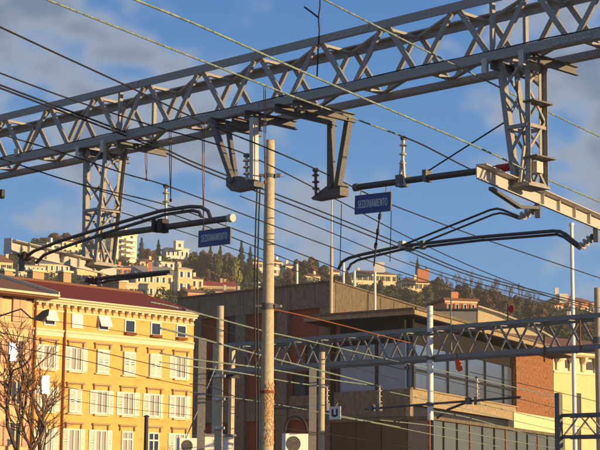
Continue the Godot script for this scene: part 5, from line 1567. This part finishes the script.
func hill_trees() -> void:
	var desc := {"conifer": "dark pointed conifer", "cypress": "dark slim cypress", "bare": "leafless grey tree", "olive": "olive green tree", "rust": "rusty brown tree", "yellow": "yellow green tree", "brown": "brown autumn tree", "dark": "dark evergreen tree"}
	var sets := {
		"on the brown hilltop at the left": [[20, 262, 250, 20, "brown"], [30, 258, 242, 24, "rust"], [42, 256, 237, 26, "brown"], [54, 253, 233, 26, "rust"], [66, 252, 232, 26, "brown"], [78, 254, 234, 24, "brown"], [90, 256, 238, 20, "rust"], [100, 260, 243, 18, "olive"], [36, 264, 250, 22, "rust"], [8, 266, 256, 20, "brown"], [26, 270, 256, 24, "brown"]],
		"between the apartment tower and the villa": [[141, 268, 238, 15, "conifer"], [148, 268, 248, 18, "rust"], [153, 266, 250, 16, "olive"], [158, 266, 240, 13, "conifer"],  [162, 268, 254, 12, "olive"]],
		"right of the villa below the left sign": [[194, 276, 251, 20, "olive"], [202, 286, 249, 24, "rust"], [210, 276, 246, 16, "conifer"], [216, 288, 252, 24, "olive"], [220, 272, 246, 14, "conifer"], [228, 280, 252, 20, "brown"], [234, 290, 256, 24, "yellow"], [206, 294, 268, 26, "brown"], [241, 280, 241, 17, "conifer"], [250, 280, 247, 15, "conifer"], [224, 296, 272, 24, "rust"], [246, 290, 264, 18, "dark"], [257, 290, 268, 16, "olive"], [196, 296, 276, 18, "brown"]],
		"right of the concrete pole above the flat roof": [[289, 292, 268, 16, "rust"], [296, 288, 258, 20, "brown"], [304, 288, 259, 18, "olive"], [311, 288, 256, 20, "rust"], [317, 288, 260, 18, "dark"], [324, 286, 264, 16, "dark"], [300, 296, 274, 18, "dark"], [347, 292, 268, 12, "conifer"], [338, 288, 275, 12, "olive"]],
		"around the sandstone houses": [[380, 302, 279, 16, "dark"], [392, 300, 284, 18, "brown"], [366, 294, 284, 14, "olive"], [406, 306, 287, 20, "brown"], [417.5, 284, 257, 6, "cypress"], [426, 286, 266, 6, "cypress"], [416, 308, 290, 18, "olive"], [430, 308, 284, 18, "olive"], [437, 306, 276, 16, "dark"], [442, 304, 278, 16, "olive"]],
		"along the skyline between cypress and terracotta roof": [[446, 298, 266, 22, "bare"], [458, 302, 266, 24, "bare"], [472, 304, 263, 26, "bare"], [485, 308, 272, 20, "bare"], [497, 310, 268, 24, "bare"], [509, 312, 274, 22, "bare"], [520, 312, 277, 22, "bare"], [532, 316, 285, 20, "bare"]],
		"on the slope behind the cream annex": [[450, 312, 288, 22, "rust"], [466, 316, 282, 22, "brown"], [480, 312, 284, 20, "olive"], [492, 318, 288, 24, "rust"], [504, 322, 294, 22, "brown"], [516, 320, 294, 20, "olive"], [528, 324, 298, 24, "brown"], [540, 328, 306, 22, "rust"], [552, 334, 313, 22, "olive"], [564, 340, 319, 22, "brown"], [578, 344, 324, 24, "dark"], [590, 346, 327, 22, "rust"]],
	}
	for place in sets:
		var arr: Array = sets[place]
		var ks := {}
		for a in arr:
			if not ks.has(a[4]): ks[a[4]] = []
			ks[a[4]].append(a[0])
		for k in ks: ks[k].sort()
		for a in arr:
			var xs: Array = ks[a[4]]
			var label: String = desc[a[4]] + " " + place
			if xs.size() > 1: label = "%s %s, %s from the left" % [desc[a[4]], place, ordinal(xs.find(a[0]))]
			hill_tree(a[0], a[1], a[2], a[3], a[4], label)
	# scrub between them
	var mm := MultiMesh.new()
	mm.transform_format = MultiMesh.TRANSFORM_3D
	var me := leaf_crown(55, 220, false)
	me.surface_set_material(0, M.leaf_olive)
	mm.mesh = me
	mm.instance_count = 2600
	for i in mm.instance_count:
		var d := 215.0 + 430.0 * sqrt(rng.randf())
		var x := (rng.randf() - 0.5) * 0.52 * d
		var s := 2.0 + 3.5 * rng.randf()
		mm.set_instance_transform(i, Transform3D(Basis(UP, rng.randf() * TAU).scaled(Vector3(s * 1.4, s, s * 1.4)), Vector3(x, terrain(x, -d) - 0.4, -d)))
	var mi := MultiMeshInstance3D.new()
	mi.name = "hillside_scrub"
	mi.multimesh = mm
	add_child(mi)
	mi.set_meta("kind", "stuff")
	mi.set_meta("label", "brownish scrub covering the hillside between houses")
	mi.set_meta("category", "scrub")

func near_trees() -> void:
	# bare street tree in front of the beige and yellow houses
	for q in [[14.0, 103.0, 12.0, 31, "bare brown street tree in front of the beige town house"], [40.0, 107.0, 8.8, 32, "smaller bare brown tree in front of the yellow building's left windows"], [176.0, 115.0, 5.8, 33, "low bare reddish shrub tree at the yellow building's right foot"]]:
		var g := RandomNumberGenerator.new()
		g.seed = q[3]
		var bp := flat(at_d(q[0], 440, q[1]))
		var o := thing("bare_tree", q[4], "tree", bp, "bare trees before the yellow facade")
		var b := MB.new()
		var t := MB.new()
		var H: float = q[2]
		branch(b, Vector3.ZERO, UP, H * 0.36, H * 0.016, 5, g, t, 0.52)
		for i in b.v.size(): b.v[i] += bp
		for i in t.v.size(): t.v[i] += bp
		part("trunk", b, M.bark, o)
		part("crown", t, M.twig, o)

# ================================================================ small things
func ac_unit(label: String, px: float, py: float, d: float, w: float, h: float) -> void:
	var c := at_d(px, py, d)
	var ax := Vector3(cos(0.35), 0, -sin(0.35))
	var on := Vector3(sin(0.35), 0, cos(0.35))
	var o := thing("air_conditioner", label, "air conditioner", c, "air conditioners low in the picture")
	part("case", MB.new().box(c, ax, UP, on, Vector3(w, h, 0.4)), M.white_paint, o)
	part("fan_opening", MB.new().lathe(c + on * 0.2 - ax * w * 0.16, on, [[0.0, 0.012], [h * 0.36, 0.012], [h * 0.36, 0.0]], 20), M.black, o)
	var gr := MB.new()
	for i in 4:
		gr.lathe(c + on * 0.215 - ax * w * 0.16, on, [[h * 0.09 * (i + 1) - 0.012, 0.0], [h * 0.09 * (i + 1), 0.012], [h * 0.09 * (i + 1) + 0.012, 0.0]], 20)
	part("grille", gr, M.grey_paint, o)
	var st := MB.new()
	for s in [-1.0, 1.0]:
		var p: Vector3 = c + ax * s * w * 0.35 - UP * h * 0.5
		st.bar(flat(p), p, 0.08, 0.08)
	part("stand", st, M.steel_dark, o)

func small_things() -> void:
	ac_unit("large white air conditioner unit right of the concrete pole's foot", 295, 444, 62.0, 0.85, 0.72)
	ac_unit("air conditioner unit at the bottom below the yellow building's right edge", 189, 446, 70.0, 0.9, 0.62)
	# arched hood over the big unit
	var arc := []
	for i in 9:
		var a := PI * i / 8.0
		arc.append(at_d(296 + 11 * cos(a), 431 - 15 * sin(a), 62.6))
	single("hood_pipe", MB.new().tube(arc, 0.045, 8), M.black, "curved dark pipe arching over the large air conditioner", "pipe")
	# equipment cabin
	var c := at_d(214, 437, 71.0)
	var cb := thing("equipment_cabin", "white equipment cabin with small dark window at the bottom left of the pole", "cabin", flat(c))
	part("wall", MB.new().box(flat(c, c.y * 0.5), Vector3(cos(0.3), 0, -sin(0.3)), UP, Vector3(sin(0.3), 0, cos(0.3)), Vector3(1.3, c.y, 1.2)), M.white_paint, cb)
	part("roof", MB.new().box(c + UP * 0.05, Vector3(cos(0.3), 0, -sin(0.3)), UP, Vector3(sin(0.3), 0, cos(0.3)), Vector3(1.5, 0.1, 1.4)), M.grey_paint, cb)
	var on := Vector3(sin(0.3), 0, cos(0.3))
	window_at(cb, flat(at_d(207, 446, 71.0), at_d(207, 446, 71.0).y) + on * 0.55, Vector3(cos(0.3), 0, -sin(0.3)), on, 0.34, 0.46, M.white_paint, M.glass_dark, false, 0.1)
	# low wall of equipment behind
	# small gantry at the lower right edge
	var d := 60.0
	var p0 := at_d(559, 440, d)
	var sg := thing("small_gantry", "small dark lattice gantry with square post at the lower right corner", "gantry", flat(p0))
	var tp := at_d(558.5, 393, d)
	part("post", MB.new().box(flat(p0, tp.y * 0.5), UD, UP, GN, Vector3(0.2, tp.y, 0.2)), M.steel_dark, sg)
	var O := at_d(563, 437, d)
	var H := at_d(563, 415.5, d).y - O.y
	var Q := func(s: float, y: float, w: float) -> Vector3: return O - UD * s + UP * y + GN * w
	for w in [0.0, 0.6]:
		for y in [0.0, H]:
			part("chord", MB.new().bar(Q.call(-0.1, y, w), Q.call(6.0, y, w), 0.1, 0.12), M.steel_dark, sg)
		for i in 8:
			part("diagonal", MB.new().bar(Q.call(i * 0.7, 0.0 if i % 2 == 0 else H, w), Q.call(i * 0.7 + 0.7, H if i % 2 == 0 else 0.0, w), 0.04, 0.06, GN), M.steel, sg)
	var e := Q.call(5.9, 0.0, 0.3) as Vector3
	part("post", MB.new().box(flat(e, (e.y + H) * 0.5), UD, UP, GN, Vector3(0.2, e.y + H, 0.2)), M.steel_dark, sg)
	# street floodlight bracket hanging off the neighbour's eave
	var lp := at_d(39, 318, 106)
	var fl := thing("street_light", "dark lamp head on a bent arm above the beige house's drain pipe", "street light", lp)
	part("head", MB.new().slab([at_d(35, 317, 106), at_d(42, 311, 106), at_d(48, 309, 106), at_d(47, 315, 106), at_d(40, 321, 106), at_d(35, 320, 106)], Vector3(0.05, 0, -0.3)), M.black, fl)
	part("arm", MB.new().tube([at_d(34, 319, 106), at_d(31, 318, 106), at_d(21, 309, 106), at_d(0, 316, 106), at_d(-20, 322, 106)], 0.05, 8), M.black, fl)
